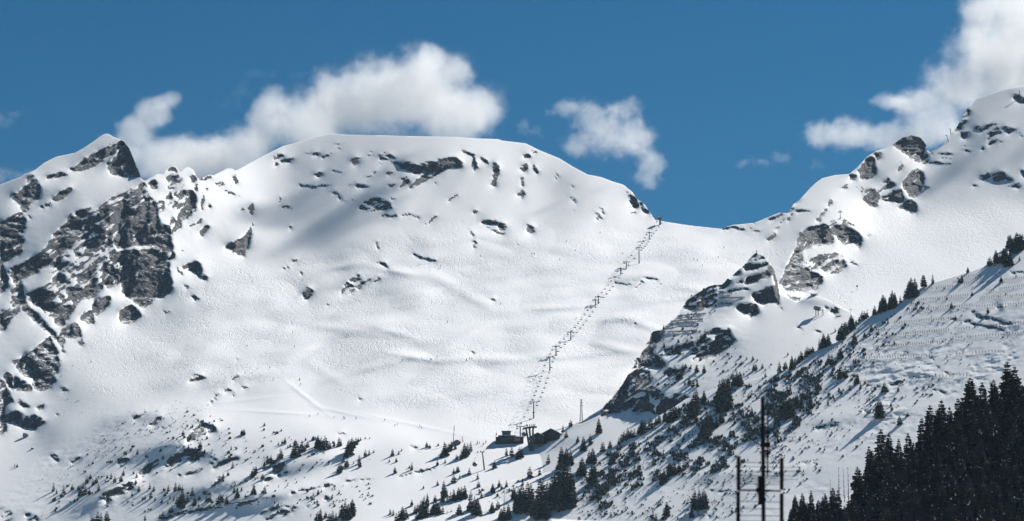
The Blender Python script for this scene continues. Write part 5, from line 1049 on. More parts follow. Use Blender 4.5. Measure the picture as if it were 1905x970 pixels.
# big three-legged cable pylon in front of the chalets
(fx, fy), = tr('t', [(1085, 830)]); p, D = ground(fx, fy, 0); k = px(D) / 13.607
t = thing('cable_pylon', 'big steel cable pylon with three splayed legs in front of the chalets', 'pylon', p)
X = lambda x: (x - 1085) * k
Z = lambda y: (830 - y) * k * 1.03
for (x0, x1) in ((1050, 935), (1080, 1020), (1105, 1110)):
    b = MB(); b.tube((X(x0), 0, -1.5), (X(x1), 0, Z(250)), .95, .72, 10); b.tube((X(x1), 0, Z(250)), (X(x1) + (-.8 if x1 < 1000 else .3), 0, Z(228)), .72, 1.3, 10); b.build('leg', M_DARKSTEEL, t)
b = MB()
for a, c in (((850, 272), (890, 245)), ((890, 245), (1000, 230)), ((1000, 230), (1100, 212)), ((1100, 212), (1205, 215))):
    v0, v1 = Vector((X(a[0]), 0, Z(a[1]))), Vector((X(c[0]), 0, Z(c[1]))); d = v1 - v0; b.box((v0 + v1) / 2, (d.length + .3, 1.6, 1.15), R=Matrix.Rotation(-math.atan2(d.z, d.x), 3, 'Y'))
b.build('crossbeam', M_DARKSTEEL, t)
for x in (885, 935, 975, 1025, 1065, 1115, 1155):
    b = MB(); z = Z(np.interp(x, [850, 890, 1000, 1100, 1205], [272, 245, 230, 212, 215])); b.box((X(x), 0, z + 1.3), (.6, 2.6, .9)); b.tube((X(x) - .3, -1, z + 1.9), (X(x) + .3, -1, z + 1.9), .4, .4, 8); b.tube((X(x) - .3, 1, z + 1.9), (X(x) + .3, 1, z + 1.9), .4, .4, 8); b.build('sheave', M_DARKSTEEL, t)
b = MB(); b.box((X(1040), -.4, Z(505)), (abs(X(1120) - X(960)), .8, 2.4)); b.build('platform', M_DARKSTEEL, t)
# gondola cabins
def gondola(x, y, D, label, rope_up=4.5):
    c = at(x, y, D); t = thing('gondola_cabin', label, 'gondola', c, 0, 'gondola cabins')
    b = MB(); b.lathe((0, 0, -1.9), [(.7, 0), (1.5, .35), (1.85, 1.2), (1.8, 2.2), (1.3, 3.1), (.5, 3.5)], 14); b.build('cabin', M_CABIN, t, True)
    b = MB(); b.lathe((0, 0, -.5), [(1.87, -.5), (1.93, .1), (1.87, .8)], 14); b.build('window_band', M_GLASS, t, True)
    b = MB(); b.tube((0, 0, 1.5), (0, 0, rope_up), .1, .1, 6); b.box((0, 0, rope_up), (.4, 1.2, .4)); b.build('hanger', M_DARKSTEEL, t)
    return c + Vector((0, 0, rope_up))
g1 = gondola(975, 808, D + 2, 'round dark gondola cabin hanging left of the three-legged pylon')
p2, D2 = ground(901.5, 875, 0)
g2 = gondola(883.3, 863.8, D2 - 2, 'round dark gondola cabin hanging left of the thin leaning pylon')
# thin leaning pylon
h = up_h(875, 842, D2); t = thing('cable_pylon', 'thin leaning cable pylon on the slope left of the lift station', 'pylon', p2)
tipv = Vector((-4.2 * px(D2), 0, h)); b = MB(); b.tube((0, 0, -1), tipv, .6, .42, 10); b.build('post', M_DARKSTEEL, t)
b = MB(); b.box(tipv, (7 * px(D2), .7, .6), rz=.1); b.build('crossarm', M_DARKSTEEL, t)
for sx in (-1, 1):
    b = MB(); b.box(tipv + Vector((sx * 3.2 * px(D2), 0, .5)), (.6, 3, .6)); b.build('sheave', M_DARKSTEEL, t)
b = MB(); b.path([at(875, 868, D2 - 3) , g2, p2 + tipv + Vector((-2.8 * px(D2), 0, .8)), p + Vector((X(885), 0, Z(232)))], .05, 5)
tag(b.build('gondola_cable', M_CABLE), 'thin gondola cable sagging between the two pylons', 'cable', 'gondola cables')
b = MB(); b.path([p2 + tipv + Vector((2.8 * px(D2), 0, .8)), p + Vector((X(1115), 0, Z(195)))], .05, 5)
tag(b.build('gondola_cable', M_CABLE), 'second gondola cable ending on the right of the big pylon', 'cable', 'gondola cables')

def gable(name, label, x, y, wpx, hpx, dm, D=None, rz=0.0, roof_over=.8, pitch=.36, walls=None, roofm=None, snow=True, base=2.0, cat='chalet'):
    """a timber house: gable end toward the camera, ridge running away; wpx, hpx are its width and full height in photograph pixels"""
    if D is None: p, D = ground(x, y, 0)
    else: p = at(x, y, D)
    k = px(D); w_, h_ = wpx * k, hpx * k; he = h_ - w_ * .5 * pitch * 1.4
    t = thing(name, label, cat, p, rz); hw = w_ / 2; rise = h_ - he
    b = MB(); b.poly([(-hw, 0, -base), (hw, 0, -base), (hw, 0, he), (0, 0, h_ - .1), (-hw, 0, he)]); b.poly([(hw, dm, -base), (-hw, dm, -base), (-hw, dm, he), (0, dm, h_ - .1), (hw, dm, he)])
    b.poly([(-hw, dm, -base), (-hw, 0, -base), (-hw, 0, he), (-hw, dm, he)]); b.poly([(hw, 0, -base), (hw, dm, -base), (hw, dm, he), (hw, 0, he)]); b.build('wall', walls or M_WOOD, t)
    b = MB(); o = roof_over; sl = rise / hw
    for s in (-1, 1):
        a0, a1 = Vector((0, -o * 1.4, h_)), Vector((s * (hw + o), -o * 1.4, he - o * sl)); c0, c1 = Vector((0, dm + o, h_)), Vector((s * (hw + o), dm + o, he - o * sl)); th = Vector((0, 0, .35))
        for q in ((a0 + th, c0 + th, c1 + th, a1 + th), (a0, a1, c1, c0), (a0, a0 + th, a1 + th, a1), (c0, c1, c1 + th, c0 + th), (a1, a1 + th, c1 + th, c1)): b.poly(q)
    rf = b.build('roof', roofm or M_SHINGLE, t)
    if snow:
        b = MB()
        for s in (-1, 1):
            a0, a1 = Vector((0, 1.2, h_ + .36)), Vector((s * hw * .9, 1.2, he + .1 * sl * hw + .36)); c0, c1 = Vector((0, dm, h_ + .36)), Vector((s * hw * .9, dm, he + .1 * sl * hw + .36)); th = Vector((0, 0, .5))
            for q in ((a0 + th, c0 + th, c1 + th, a1 + th), (a0, a0 + th, a1 + th, a1), (a1, a1 + th, c1 + th, c1), (c0, c1, c1 + th, c0 + th)): b.poly(q)
        b.build('roof_snow', M_SNOW, rf)
    def win(x_, z_, w2, h2, m=M_GLASS):
        q = MB(); q.box((x_, -.06, z_), (w2 + .3, .12, h2 + .3)); f = q.build('window', M_WOODLIGHT, t); q = MB(); q.box((x_, -.14, z_), (w2, .08, h2)); q.build('pane', m, f)
    return t, w_, h_, he, win, k
# the chalets behind the pylon
t, w_, h_, he, win, k = gable('chalet', 'large dark timber chalet with a broad gable roof behind the cable pylon', 1024.5, 816, 34, 17.5, 16, D=2088, rz=-.25)
for x_ in (-4.2, -1.2, 1.8): win(x_, h_ * .34, 1.6, 1.5)
b = MB(); b.box((0, -.9, h_ * .22), (w_ * .8, 1.6, .25)); b.box((0, -1.65, h_ * .22 + .6), (w_ * .8, .1, 1.0)); b.build('balcony', M_WOOD, t)
b = MB(); b.box((w_ * .5 + .02, 8, h_ * .12), (.5, 13, h_ * .5)); b.build('side_wall', M_WALL, t)
t, w_, h_, he, win, k = gable('chalet', 'smaller dark chalet crouched under the big one behind the cable pylon', 1000, 819, 25, 13, 12, D=2084, rz=-.2)
for x_ in (-2.4, 1.2): win(x_, h_ * .3, 1.3, 1.2)
# the valley lift station: low brown building with a glazed upper deck and snow on its roofs
p, D = ground(948, 826, 0); k = px(D)
t = thing('lift_station', 'low brown valley lift station with a glazed top deck and snowy roof', 'lift station', p)
W = 52 * k; xl = -26 * k
b = MB(); b.box((0, 5, 2.3), (W, 10, 6.6)); b.build('wall', M_WOOD, t)
b = MB(); b.box((xl + 21 * k, 5, 6.1), (33 * k, 12, .9)); b.build('roof', M_SHINGLE, t)
b = MB(); b.box((xl + 21 * k, 5.4, 6.75), (32 * k, 11, .42)); b.build('roof_snow', M_SNOW, t)
b = MB(); b.box((xl + 20 * k, 5, 8.6), (16 * k, 6, 3.2)); dk = b.build('top_deck', M_CABIN, t)
b = MB(); b.box((xl + 20 * k, 5, 10.5), (17.5 * k, 7, .5)); b.build('deck_roof', M_DARKSTEEL, dk)
for i in range(5):
    b = MB(); b.box((xl + (14 + i * 3) * k, 1.93, 8.8), (2.3 * k, .14, 1.7)); b.build('window', M_GLASS, dk)
b = MB(); b.box((xl + 44 * k, 4, 5.9), (20 * k, 9, .7)); b.build('awning_snow', M_SNOW, t)
b = MB(); b.box((xl + 40 * k, -.15, 3.4), (11 * k, .3, 2.6)); b.build('doorway', M_WOODLIGHT, t)
for i in range(3):
    b = MB(); b.box((xl + (5 + i * 7) * k, -.1, 3.0), (3 * k, .25, 1.8)); b.build('window', M_GLASS, t)
# small hut and thin radio mast at the edge of the piste
t, w_, h_, he, win, k = gable('hut', 'small grey hut under the thin radio mast by the piste', 850.8, 828.5, 12, 9, 5, rz=.35, roof_over=.5, walls=M_WOODLIGHT, cat='hut'); win(-.9, h_ * .3, .9, .9); win(1.0, h_ * .3, .9, .9)
p, D = ground(843, 825, 0); h = up_h(825, 792, D); t = thing('radio_mast', 'thin radio mast with short side arms beside the small hut', 'mast', p)
b = MB(); b.tube((0, 0, -1), (.06 * h, 0, h), .32, .14, 8); b.build('pole', M_STEEL, t)
b = MB(); b.box((.03 * h, 0, h * .5), (2.4, .15, .15)); b.box((.05 * h, 0, h * .8), (.5, .4, h * .18)); b.build('antenna', M_DARKSTEEL, t)
# lattice mast on the snow ridge
p, D = ground(1081.5, 787, 0); h = up_h(787, 744, D); t = thing('lattice_mast', 'tall lattice steel mast on the snow ridge right of the chalets', 'mast', p)
b = MB(); R0, R1 = 1.6, .35
legs = [[Vector((math.cos(a) * (R0 + (R1 - R0) * u) * (1.6 if u == 0 else 1), math.sin(a) * (R0 + (R1 - R0) * u), h * u - (1 if u == 0 else 0))) for u in (0, .12, .24, .36, .48, .6, .72, .84, 1)] for a in (.5, .5 + math.pi / 2, .5 + math.pi, .5 + 1.5 * math.pi)]
for l in legs: b.path(l, .13, 5)
b.build('leg_frame', M_STEEL, t); b = MB()
for i in range(8):
    for a in range(4): b.tube(legs[a][i], legs[(a + 1) % 4][i + 1], .07, .07, 4, cap=False); b.tube(legs[a][i + 1], legs[(a + 1) % 4][i + 1], .07, .07, 4, cap=False)
b.build('bracing', M_STEEL, t)
for z in (.97, .85, .74):
    b = MB(); b.box((0, 0, h * z), (3.6, .2, .2)); b.build('crossarm', M_DARKSTEEL, t)
# thin pole in the lower slope
for x, ya, yb, lab in [(938, 911, 938, 'thin bare pole on the slope above the bottom trees'), (1583.5, 576, 602, 'thin lift pole poking up behind the crest conifers'), (1546.5, 392, 402, 'tiny marker post on the shoulder left of the summit cross')][:2]:
    p, D = ground(x, yb, 0); h = up_h(yb, ya, D); t = thing('pole', lab, 'pole', p); b = MB(); b.tube((0, 0, -1), (0, 0, h), .22, .16, 7); b.build('post', M_STEEL, t); b = MB(); b.box((0, 0, h), (2.6, .25, .25)); b.build('crossarm', M_DARKSTEEL, t)
# drag lift terminal and hut on the saddle
p, D = ground(1520, 587.5, 0); k = px(D) / 16.17
ZK['v'] = (1500, 540, 16.17)
t = thing('lift_station', 'grey lift terminal raised on steel posts in the saddle', 'lift station', p); X = lambda x: (x - 323) * k; Z = lambda y: (765 - y) * k
for x, yt in ((290, 575), (358, 590)):
    b = MB(); b.tube((X(x), 0, -1), (X(x), 0, Z(yt)), 14 * k, 12 * k, 8); b.build('post', M_STEEL, t)
for x0, x1, yt in ((465, 490, 600), (515, 508, 590)):
    b = MB(); b.tube((X(x0), 0, -1.5), (X(x1), 0, Z(yt)), 8 * k, 7 * k, 6); b.build('prop', M_STEEL, t)
b = MB(); R_ = Matrix.Rotation(.22, 3, 'Y'); b.box((X(330), 0, Z(537)), (200 * k, 5, 72 * k), R=R_); b.build('machine_housing', M_WOODLIGHT, t); b = MB(); b.box((X(330), -2.55, Z(528)), (60 * k, .14, 34 * k), R=R_); b.build('opening', M_CHAIR, t)
b = MB(); b.box((X(330), 0, Z(585)), (150 * k, 3.5, 30 * k), R=R_); b.build('under_frame', M_DARKSTEEL, t); b = MB(); b.box((X(465), 0, Z(592)), (110 * k, .5, 14 * k)); b.build('beam', M_DARKSTEEL, t)
p, D = ground(1515, 552.5, 0); k = px(D)
t = thing('hut', 'small pale hut sheltered below the rock crag on the saddle', 'hut', p + Vector((0, 4, 0))); b = MB(); b.box((0, 0, 2.2 * k), (9.5 * k, 4, 8 * k)); b.build('wall', M_WALL, t); b = MB(); b.box((-.5 * k, -2.05, 3.4 * k), (2.2 * k, .14, 2 * k)); b.build('window', M_GLASS, t); b = MB(); b.box((0, 0, 6.4 * k), (11 * k, 5, .5 * k)); b.build('roof', M_SHINGLE, t)
for sx in (-5.6, 6.6):
    b = MB(); b.tube((sx * k, -1, -2), (sx * k, -1, 9.5 * k), .16, .14, 6); b.build('corner_post', M_STEEL, t)
# summit crosses
for x, ya, yb, lab, rich in [(1563.4, 392.5, 405.5, 'slender summit cross with knobbed arms on the dark crag', True), (1407.6, 465.5, 470.5, 'small plain cross on the tip of the rock pillar', False)]:
    p, D = ground(x, yb + 1, 0); h = up_h(yb + .8, ya, D); t = thing('summit_cross', lab, 'cross', p); k = px(D)
    b = MB(); b.tube((0, 0, -1), (0, 0, h), .32, .26, 8); b.build('shaft', M_STEEL, t); b = MB(); a = 2.4 * k if rich else 1.3 * k; b.box((0, 0, h - 2.2 * k), (2 * a, .4, .45)); b.build('arm', M_STEEL, t)
    if rich:
        for q in ((-a, 0, h - 2.2 * k), (a, 0, h - 2.2 * k), (0, 0, h)):
            b = MB(); b.lathe(q, [(.2, -.7), (.75, -.3), (.75, .3), (.2, .7)], 8); b.build('knob', M_DARKSTEEL, t)
        b = MB(); b.box((0, 0, .3), (1.8 * k, 2, 1.2)); b.build('plinth', M_ROCK, t)
# lift pylons on the right-hand peak
for x0, x1, ya, yb, lab in [(1769, 1768.5, 240, 249, 'upper small lift pylon on the left edge of the far right peak'), (1764.5, 1761.5, 252, 262.5, 'leaning lift pylon under the dark flank of the far right peak'), (1897, 1897.5, 169, 181, 'lift pylon on top of the far right peak')]:
    p, D = ground(x0, yb, 0); h = up_h(yb, ya, D); k = px(D); t = thing('lift_pylon', lab, 'pylon', p); d = (x1 - x0) * k; b = MB(); b.tube((0, 0, -1.5), (d, 0, h), .5, .38, 8); b.build('post', M_STEEL, t); b = MB(); b.box((d - .9 * k, 0, h - .2), (3.4 * k, .5, .6)); b.build('crossarm', M_DARKSTEEL, t)
# piste sign and red safety net
p, D = ground(1594.6, 539.5, 0); h = up_h(539.5, 531, D); t = thing('piste_sign', 'lone piste sign on a pole in the snow right of the saddle', 'sign', p); b = MB(); b.tube((0, 0, -1), (0, 0, h), .2, .18, 7); b.build('post', M_STEEL, t); b = MB(); b.box((0, -.2, h * .8), (1.6, .15, 1.6)); b.build('board', M_DARKSTEEL, t)
p, D = ground(1560, 589.6, 0); k = px(D); t = thing('safety_net', 'faded red safety net across the snow below the dark boulder of the saddle', 'net', p); b = MB(); b.box((0, 0, .45), (10 * k, .08, .9)); b.build('netting', M_RED, t)
for i in range(6):
    b = MB(); b.tube(((-5 + 2 * i) * k, 0, -.6), ((-5 + 2 * i) * k, 0, 1.15), .05, .05, 5); b.build('stake', M_RED, t)
# red piste poles near the valley station
for i, (x, y) in enumerate([(861, 823), (888, 827), (899, 829.5), (911.5, 833.5), (923.5, 811), (904, 825)]):
    p, D = ground(x, y, 0); b = MB(); b.tube((0, 0, -.5), (0, 0, 3.4), .12, .1, 6); b.tube((0, 0, .4), (0, 0, 2.0), .42, .42, 8); o = b.build('piste_marker', M_RED, None, False, p); tag(o, 'small red padded piste marker near the valley lift station', 'marker', 'red piste markers')

# ================================================================ snow fences
def fence(key, pts, n, hpx, label, grp, solid=False, wm=None):
    P = tr(key, pts); seg = [math.hypot(b[0] - a[0], b[1] - a[1]) for a, b in zip(P[:-1], P[1:])]; T = sum(seg); spots = []
    for i in range(n + 1):
        d = T * i / n; j = 0
        while j < len(seg) - 1 and d > seg[j]: d -= seg[j]; j += 1
        u = d / seg[j] if seg[j] else 0; spots.append(ground(P[j][0] + (P[j + 1][0] - P[j][0]) * u, P[j][1] + (P[j + 1][1] - P[j][1]) * u, 6))
    root = spots[n // 2][0]; t = thing('snow_fence', label, 'fence', root, 0, grp); m = wm or M_WOODLIGHT
    rel = [(p - root, hpx * px(D)) for p, D in spots]
    for (q, h) in rel:
        if random.random() < .06 and not solid: continue
        b = MB(); r = .17 if not solid else .2; b.tube(q + Vector((0, 0, -.6)), q + Vector((-.2 * h, -.25 * h, h)) if not solid else q + Vector((0, 0, h)), r, r * .8, 5)
        if not solid: b.tube(q + Vector((.25 * h, .55 * h, 0)), q + Vector((-.12 * h, -.15 * h, h * .65)), .1, .1, 4)
        b.build('post', m, t)
    b = MB()
    for (q0, h0), (q1, h1) in zip(rel[:-1], rel[1:]):
        if solid:
            pass
            for s in range(5):
                a, c = q0 + Vector((0, -.1, h0 * (.12 + s * .2))), q1 + Vector((0, -.1, h1 * (.12 + s * .2))); w_ = Vector((0, 0, h0 * .15)); jx = Vector((0, 0, random.uniform(-.12, .12))); b.poly((a + jx, c + jx, c + w_ + jx, a + w_ + jx)); b.poly((a + jx + Vector((0, .12, 0)), a + w_ + jx + Vector((0, .12, 0)), c + w_ + jx + Vector((0, .12, 0)), c + jx + Vector((0, .12, 0))))
                b.poly((a + w_ + jx, c + w_ + jx, c + w_ + jx + Vector((0, .12, 0)), a + w_ + jx + Vector((0, .12, 0))))
        else:
            for s in (.35, .7): b.tube(q0 + Vector((-.2 * h0 * s, -.25 * h0 * s, h0 * s)), q1 + Vector((-.2 * h1 * s, -.25 * h1 * s, h1 * s)), .045, .045, 4, cap=False)
    b.build('boards' if solid else 'wire', m if solid else M_CABLE, t)
FW = [('930 455 1150 432', 16, 'first row above the crest clump'), ('1195 375 1285 372', 7, 'short row at the top by the lone small conifer'), ('1195 420 1340 410', 11, 'second row from the top, left of the edge clump'), ('1410 402 1552 385', 12, 'top row under the long shadows at the right edge'),
    ('880 522 1050 505 1215 487', 24, 'long row starting at the crest beside the big clump'), ('1330 463 1552 430', 17, 'row climbing to the right edge below the long shadows'), ('850 582 980 570 1110 553', 18, 'row below the long shadow of the crest clump'), ('1290 507 1552 487', 19, 'third row down along the right edge'),
    ('775 657 950 640 1130 627', 24, 'row level with the small tree cluster left of the middle'), ('1120 562 1240 547', 8, 'short row in the middle of the fenced slope'), ('1270 557 1552 537', 18, 'row just above the long dark cracks'), ('700 732 900 715 1100 697', 28, 'below the tree cluster, fifth from the crest'), ('1160 692 1350 672 1552 655', 24, 'under the long dark cracks'),
    ('650 802 850 785 1060 770', 30, 'long row two below the tree cluster'), ('1110 747 1330 730 1552 712', 26, 'row deep in the rippled snow at the right'), ('560 867 760 860 1000 850', 28, 'lowest long row of the left half'), ('1090 850 1250 835 1400 822', 16, 'lowest row in the rippled snow above the forest'), ('385 822 440 802', 5, 'tiny row beside the lower crest clump'), ('300 932 390 917', 6, 'tiny row low on the crest, near the dwarf pines'), ('240 952 330 932', 6, 'tiny lowest row among the dwarf pines')]
for pts, n, lab in FW: fence('o', pts, n, 5.0, 'steel snow fence, ' + lab, 'snow fences on the near slope')
fence('r', '1250 52 1400 40 1560 30', 15, 5.0, 'thin steel snow fence, row nearest to the forest top', 'snow fences on the near slope'); fence('r', '560 62 620 42', 4, 5.5, 'thin steel snow fence, stub below the lower crest', 'snow fences on the near slope')
for pts, n, lab in [('1395 474 1490 472', 7, 'topmost of the five under the rock wall'), ('1320 522 1400 512 1500 505', 12, 'second of the five under the rock wall'), ('1275 556 1370 545 1480 540', 13, 'third of the five under the rock wall'), ('1240 590 1340 572 1455 570', 13, 'fourth of the five under the rock wall'), ('1255 622 1350 620 1445 612', 12, 'lowest of the five under the rock wall')]:
    fence('k', pts, n, 3.4, 'dense wooden snow barrier on the middle ridge, ' + lab, 'wooden barriers on the middle ridge', True)
for pts, n, lab in [('60 368 145 372', 6, 'upper one beside the rock pillar'), ('65 405 150 402 225 400', 11, 'middle one beside the rock pillar'), ('55 440 145 442', 6, 'lower one beside the rock pillar')]:
    fence('j', pts, n, 3.2, 'dense wooden snow barrier on the middle ridge, ' + lab, 'wooden barriers on the middle ridge', True)

# ================================================================ skiers
def person_mesh(seed, mats, pose):
    RR = random.Random(seed); me = bpy.data.meshes.new('person'); lean = pose * .18
    P = [(0, 0, .92), (lean * .3, 0, 1.15), (lean * .7, 0, 1.40), (lean * .9, 0, 1.50), (lean, 0, 1.58), (lean + .01, 0, 1.70),
         (.0, .11, .88), (.10 + pose * .08, .13, .48), (-.02, .14, .08), (.12, .14, .04), (.0, -.11, .88), (.10 + pose * .08, -.13, .48), (-.02, -.14, .08), (.12, -.14, .04),
         (lean * .7, .19, 1.40), (lean + .08, .30, 1.16), (lean + .30, .30, 1.05), (lean * .7, -.19, 1.40), (lean + .08, -.30, 1.16), (lean + .30, -.30, 1.05)]
    E = [(0, 1), (1, 2), (2, 3), (3, 4), (4, 5), (0, 6), (6, 7), (7, 8), (8, 9), (0, 10), (10, 11), (11, 12), (12, 13), (2, 14), (14, 15), (15, 16), (2, 17), (17, 18), (18, 19)]
    rad = [.15, .15, .17, .07, .11, .10, .11, .085, .07, .06, .11, .085, .07, .06, .09, .065, .05, .09, .065, .05]
    me.from_pydata(P, E, []); o = bpy.data.objects.new('tmp', me); COL.objects.link(o)
    sk = o.modifiers.new('s', 'SKIN'); sub = o.modifiers.new('u', 'SUBSURF'); sub.levels = 1
    for v, r in zip(me.skin_vertices[0].data, rad): v.radius = (r, r)
    me.skin_vertices[0].data[0].use_root = True
    dg = bpy.context.evaluated_depsgraph_get(); out = bpy.data.meshes.new_from_object(o.evaluated_get(dg)); bpy.data.objects.remove(o); bpy.data.meshes.remove(me)
    out.name = 'person'; out.materials.clear()
    for m in mats: out.materials.append(m)
    out.polygons.foreach_set('material_index', [1 if p.center.z < .92 else (2 if p.center.z > 1.66 else (3 if p.center.z > 1.52 and p.center.x > lean else 0)) for p in out.polygons]); out.update()
    return out
M_JK = [mat('jacket_cloth', c, .8, 0, .1) for c in ((.02, .024, .04), (.04, .045, .05), (.22, .03, .03))]
M_TR = mat('trouser_cloth', (.02, .02, .024), .8); M_HAT = mat('helmet_shell', (.03, .03, .035), .4); M_SKIN = mat('face_skin', (.42, .26, .19), .6, 0, .05)
PERS = [person_mesh(i, [M_JK[i], M_TR, M_HAT, M_SKIN], i * .6) for i in range(3)]
b = MB(); 
for s in (-1, 1): b.box((.15, s * .15, .03), (1.7, .09, .03))
b.box((.35, .32, .62), (.03, .03, 1.15)); b.box((.35, -.32, .62), (.03, .03, 1.15)); SKI = b.mesh('skis_and_poles', [M_CHAIR])
SK = {'n': '405 60 413 90 525 283 470 295 630 305 690 307 697 309 772 308 955 322 1022 355 1040 350 1180 357 1192 372 1455 435 1565 468', 'h': '710 640 722 642 660 690 373 713 68 708 1360 555 1250 795 1258 797 1292 778 1483 797 1500 790 1515 788 1068 805 362 620 215 850 235 925 408 925', 'k': '178 437 665 533 852 545 862 546 600 32 660 90 380 115 394 115 50 128 560 150 1425 148 1448 155 1582 135 1618 72 1480 190 963 113', 'g': '1348 685 818 738', 'e': '685 300'}
WHO = {'n': 'on the groomed piste at the bottom of the bowl', 'h': 'on the tracked left half of the bowl', 'k': 'on the tracked slope around the chairlift', 'g': 'just below the pass', 'e': 'under the left cliffs'}
for key, txt in SK.items():
    v = [float(q) for q in txt.split()]; x0, y0, s = ZK[key]
    for i in range(0, len(v), 2):
        p, D = ground(x0 + v[i] / s, y0 + (v[i + 1] + 3) / s, 0); c = random.choice((0, 0, 1, 1, 2)) if not (key == 'h' and v[i] == 235) else 2
        o = link_mesh('person', PERS[c], None, p + Vector((0, -.2, .05)), random.uniform(0, 6.28), (1.15, 1.15, 1.15)); tag(o, ('skier in a red jacket ' if c == 2 else 'skier in dark clothes ') + WHO[key], 'person', 'skiers ' + WHO[key]); q = link_mesh('skis', SKI, o)

# ================================================================ the valley side by the camera: ground, house, aerial
prof = [(-60, -6), (20, -5), (110, -1.5), (400, 26), (800, 66), (1300, 120), (1750, 172), (2000, 200)]
NX = 40; V = []; F = []
for j, (y, z) in enumerate(prof):
    for i in range(NX + 1):
        x = -700 + 1400 * i / NX; V.append((x, y, z + .012 * y * math.sin(x * .011 + j) * .3))
for j in range(len(prof) - 1):
    for i in range(NX): a = j * (NX + 1) + i; F.append((a, a + 1, a + NX + 2, a + NX + 1))
me = bpy.data.meshes.new('valley_ground'); me.from_pydata(V, [], F); me.materials.append(M_SNOW); me.polygons.foreach_set('use_smooth', [True] * len(F)); o = bpy.data.objects.new('valley_ground', me); COL.objects.link(o); o['kind'] = 'structure'; o['label'] = 'snowy valley floor below the slopes'
HD = 70.0; k = px(HD)
A0 = at(1016, 966.5, HD); dirv = Vector((2.5, 1.15, 0)).normalized(); per = Vector((-dirv.y, dirv.x, 0)); L_ = 15.0; hw = 5.2; rise = 2.4
t = thing('house', 'house in the village with a snow covered roof just reaching into the bottom edge', 'house', (A0.x, A0.y, -4.0)); zr = A0.z + 4.0
def W3(u, s, z): q = dirv * u + per * s; return Vector((q.x, q.y, z))
b = MB(); e0, e1 = .8, L_ - .8; hb = hw - .9; zb = zr - rise - .35
b.poly((W3(e0, -hb, -1), W3(e1, -hb, -1), W3(e1, -hb, zb), W3(e0, -hb, zb))); b.poly((W3(e1, hb, -1), W3(e0, hb, -1), W3(e0, hb, zb), W3(e1, hb, zb))); b.poly((W3(e0, hb, -1), W3(e0, -hb, -1), W3(e0, -hb, zb), W3(e0, 0, zr - .5), W3(e0, hb, zb))); b.poly((W3(e1, -hb, -1), W3(e1, hb, -1), W3(e1, hb, zb), W3(e1, 0, zr - .5), W3(e1, -hb, zb))); b.build('wall', M_WALL, t)
def slab(b, u0, u1, z0, z1, hw_, rs, m=0):
    for s in (-1, 1):
        q = [W3(u0, 0, z1), W3(u1, 0, z1), W3(u1, s * hw_, z1 - rs), W3(u0, s * hw_, z1 - rs)]; r = [v + Vector((0, 0, z0 - z1)) for v in q]
        b.poly(q if s < 0 else q[::-1], m); b.poly(r[::-1] if s < 0 else r, m)
        for i, j in ((1, 2), (2, 3), (3, 0)): b.poly((q[i], q[j], r[j], r[i]), m)
b = MB(); slab(b, 0, L_, zr - .45, zr - .2, hw, rise); rf = b.build('roof', M_WOOD, t)
b = MB(); slab(b, .12, L_ - .1, zr - .2, zr + .02, hw - .1, rise); b.build('roof_snow', M_SNOW, rf)
for i in range(4):
    b = MB(); b.box(W3(2.5 + i * 3.3, -hb - .05, 2.6), (1.3, .12, 1.3), rz=math.atan2(dirv.y, dirv.x)); w_ = b.build('window', M_WOOD, t); b = MB(); b.box(W3(2.5 + i * 3.3, -hb - .13, 2.6), (1.05, .08, 1.05), rz=math.atan2(dirv.y, dirv.x)); b.build('pane', M_GLASS, w_)
# television aerials on a mast that stands on the same roof
u = (1418.5 - 1016) * k / dirv.x * 1.03; foot = Vector((A0.x, A0.y, 0)) + dirv * u; AD = foot.y * math.cos(PITCH) + 5.5 * math.sin(PITCH); k = px(AD)
def Q(x, y, dy=0.0): v = at(x, y, AD); return Vector((v.x, v.y + dy, v.z))
t = thing('tv_aerial', 'dark out of focus television mast with grid aerials close to the camera', 'aerial', Q(1419.5, 985)); o0 = t.location.copy(); q = lambda x, y, dy=0.0: Q(x, y, dy) - o0
b = MB(); b.tube(q(1420.5, 1000), q(1418.8, 739), 4.0 * k, 3.7 * k, 10); b.build('mast', M_BLACK, t)
for (xa, ya, yb) in ((1374, 849, 912), (1373.2, 915, 990), (1454.3, 852, 911.5), (1454.2, 918.5, 990)):
    b = MB(); b.tube(q(xa, ya), q(xa, yb), 3.7 * k, 3.7 * k, 8); b.build('side_bar', M_BLACK, t)
b = MB(); b.tube(q(1375, 912), q(1411, 912.5), 1.6 * k, 1.6 * k, 6); b.tube(q(1421, 913), q(1453, 914), 1.6 * k, 1.6 * k, 6); b.build('cross_bar', M_BLACK, t)
b = MB(); b.box(q(1416.5, 913), (12 * k, 9 * k, 52 * k)); b.build('junction_box', M_BLACK, t); b = MB(); b.box(q(1415, 912.5), (17 * k, 9 * k, 8 * k)); b.build('clamp', M_BLACK, t)
for y in (858, 866, 875.5, 883, 888.5, 893, 898, 931, 944, 957, 968):
    b = MB(); b.tube(q(1374, y, .25), q(1454, y + 1.4, .25), .62 * k, .62 * k, 5); b.build('reflector_rod', M_BLACK, t)
for y in (867.5, 875, 884, 890):
    b = MB(); b.tube(q(1453, y, .3), q(1487, y - .6, .3), .5 * k, .5 * k, 5); b.build('reflector_rod', M_BLACK, t)
b = MB()
for s in (-1, 1): b.tube(q(1411 if s < 0 else 1422, 908), q(1404 if s < 0 else 1432, 898), .8 * k, .8 * k, 5); b.tube(q(1411 if s < 0 else 1422, 917), q(1404 if s < 0 else 1430, 926), .8 * k, .8 * k, 5)
b.build('dipole', M_BLACK, t)
b = MB(); b.tube(q(1429, 762, .1), q(1428.4, 884, .1), 1.6 * k, 1.6 * k, 6)
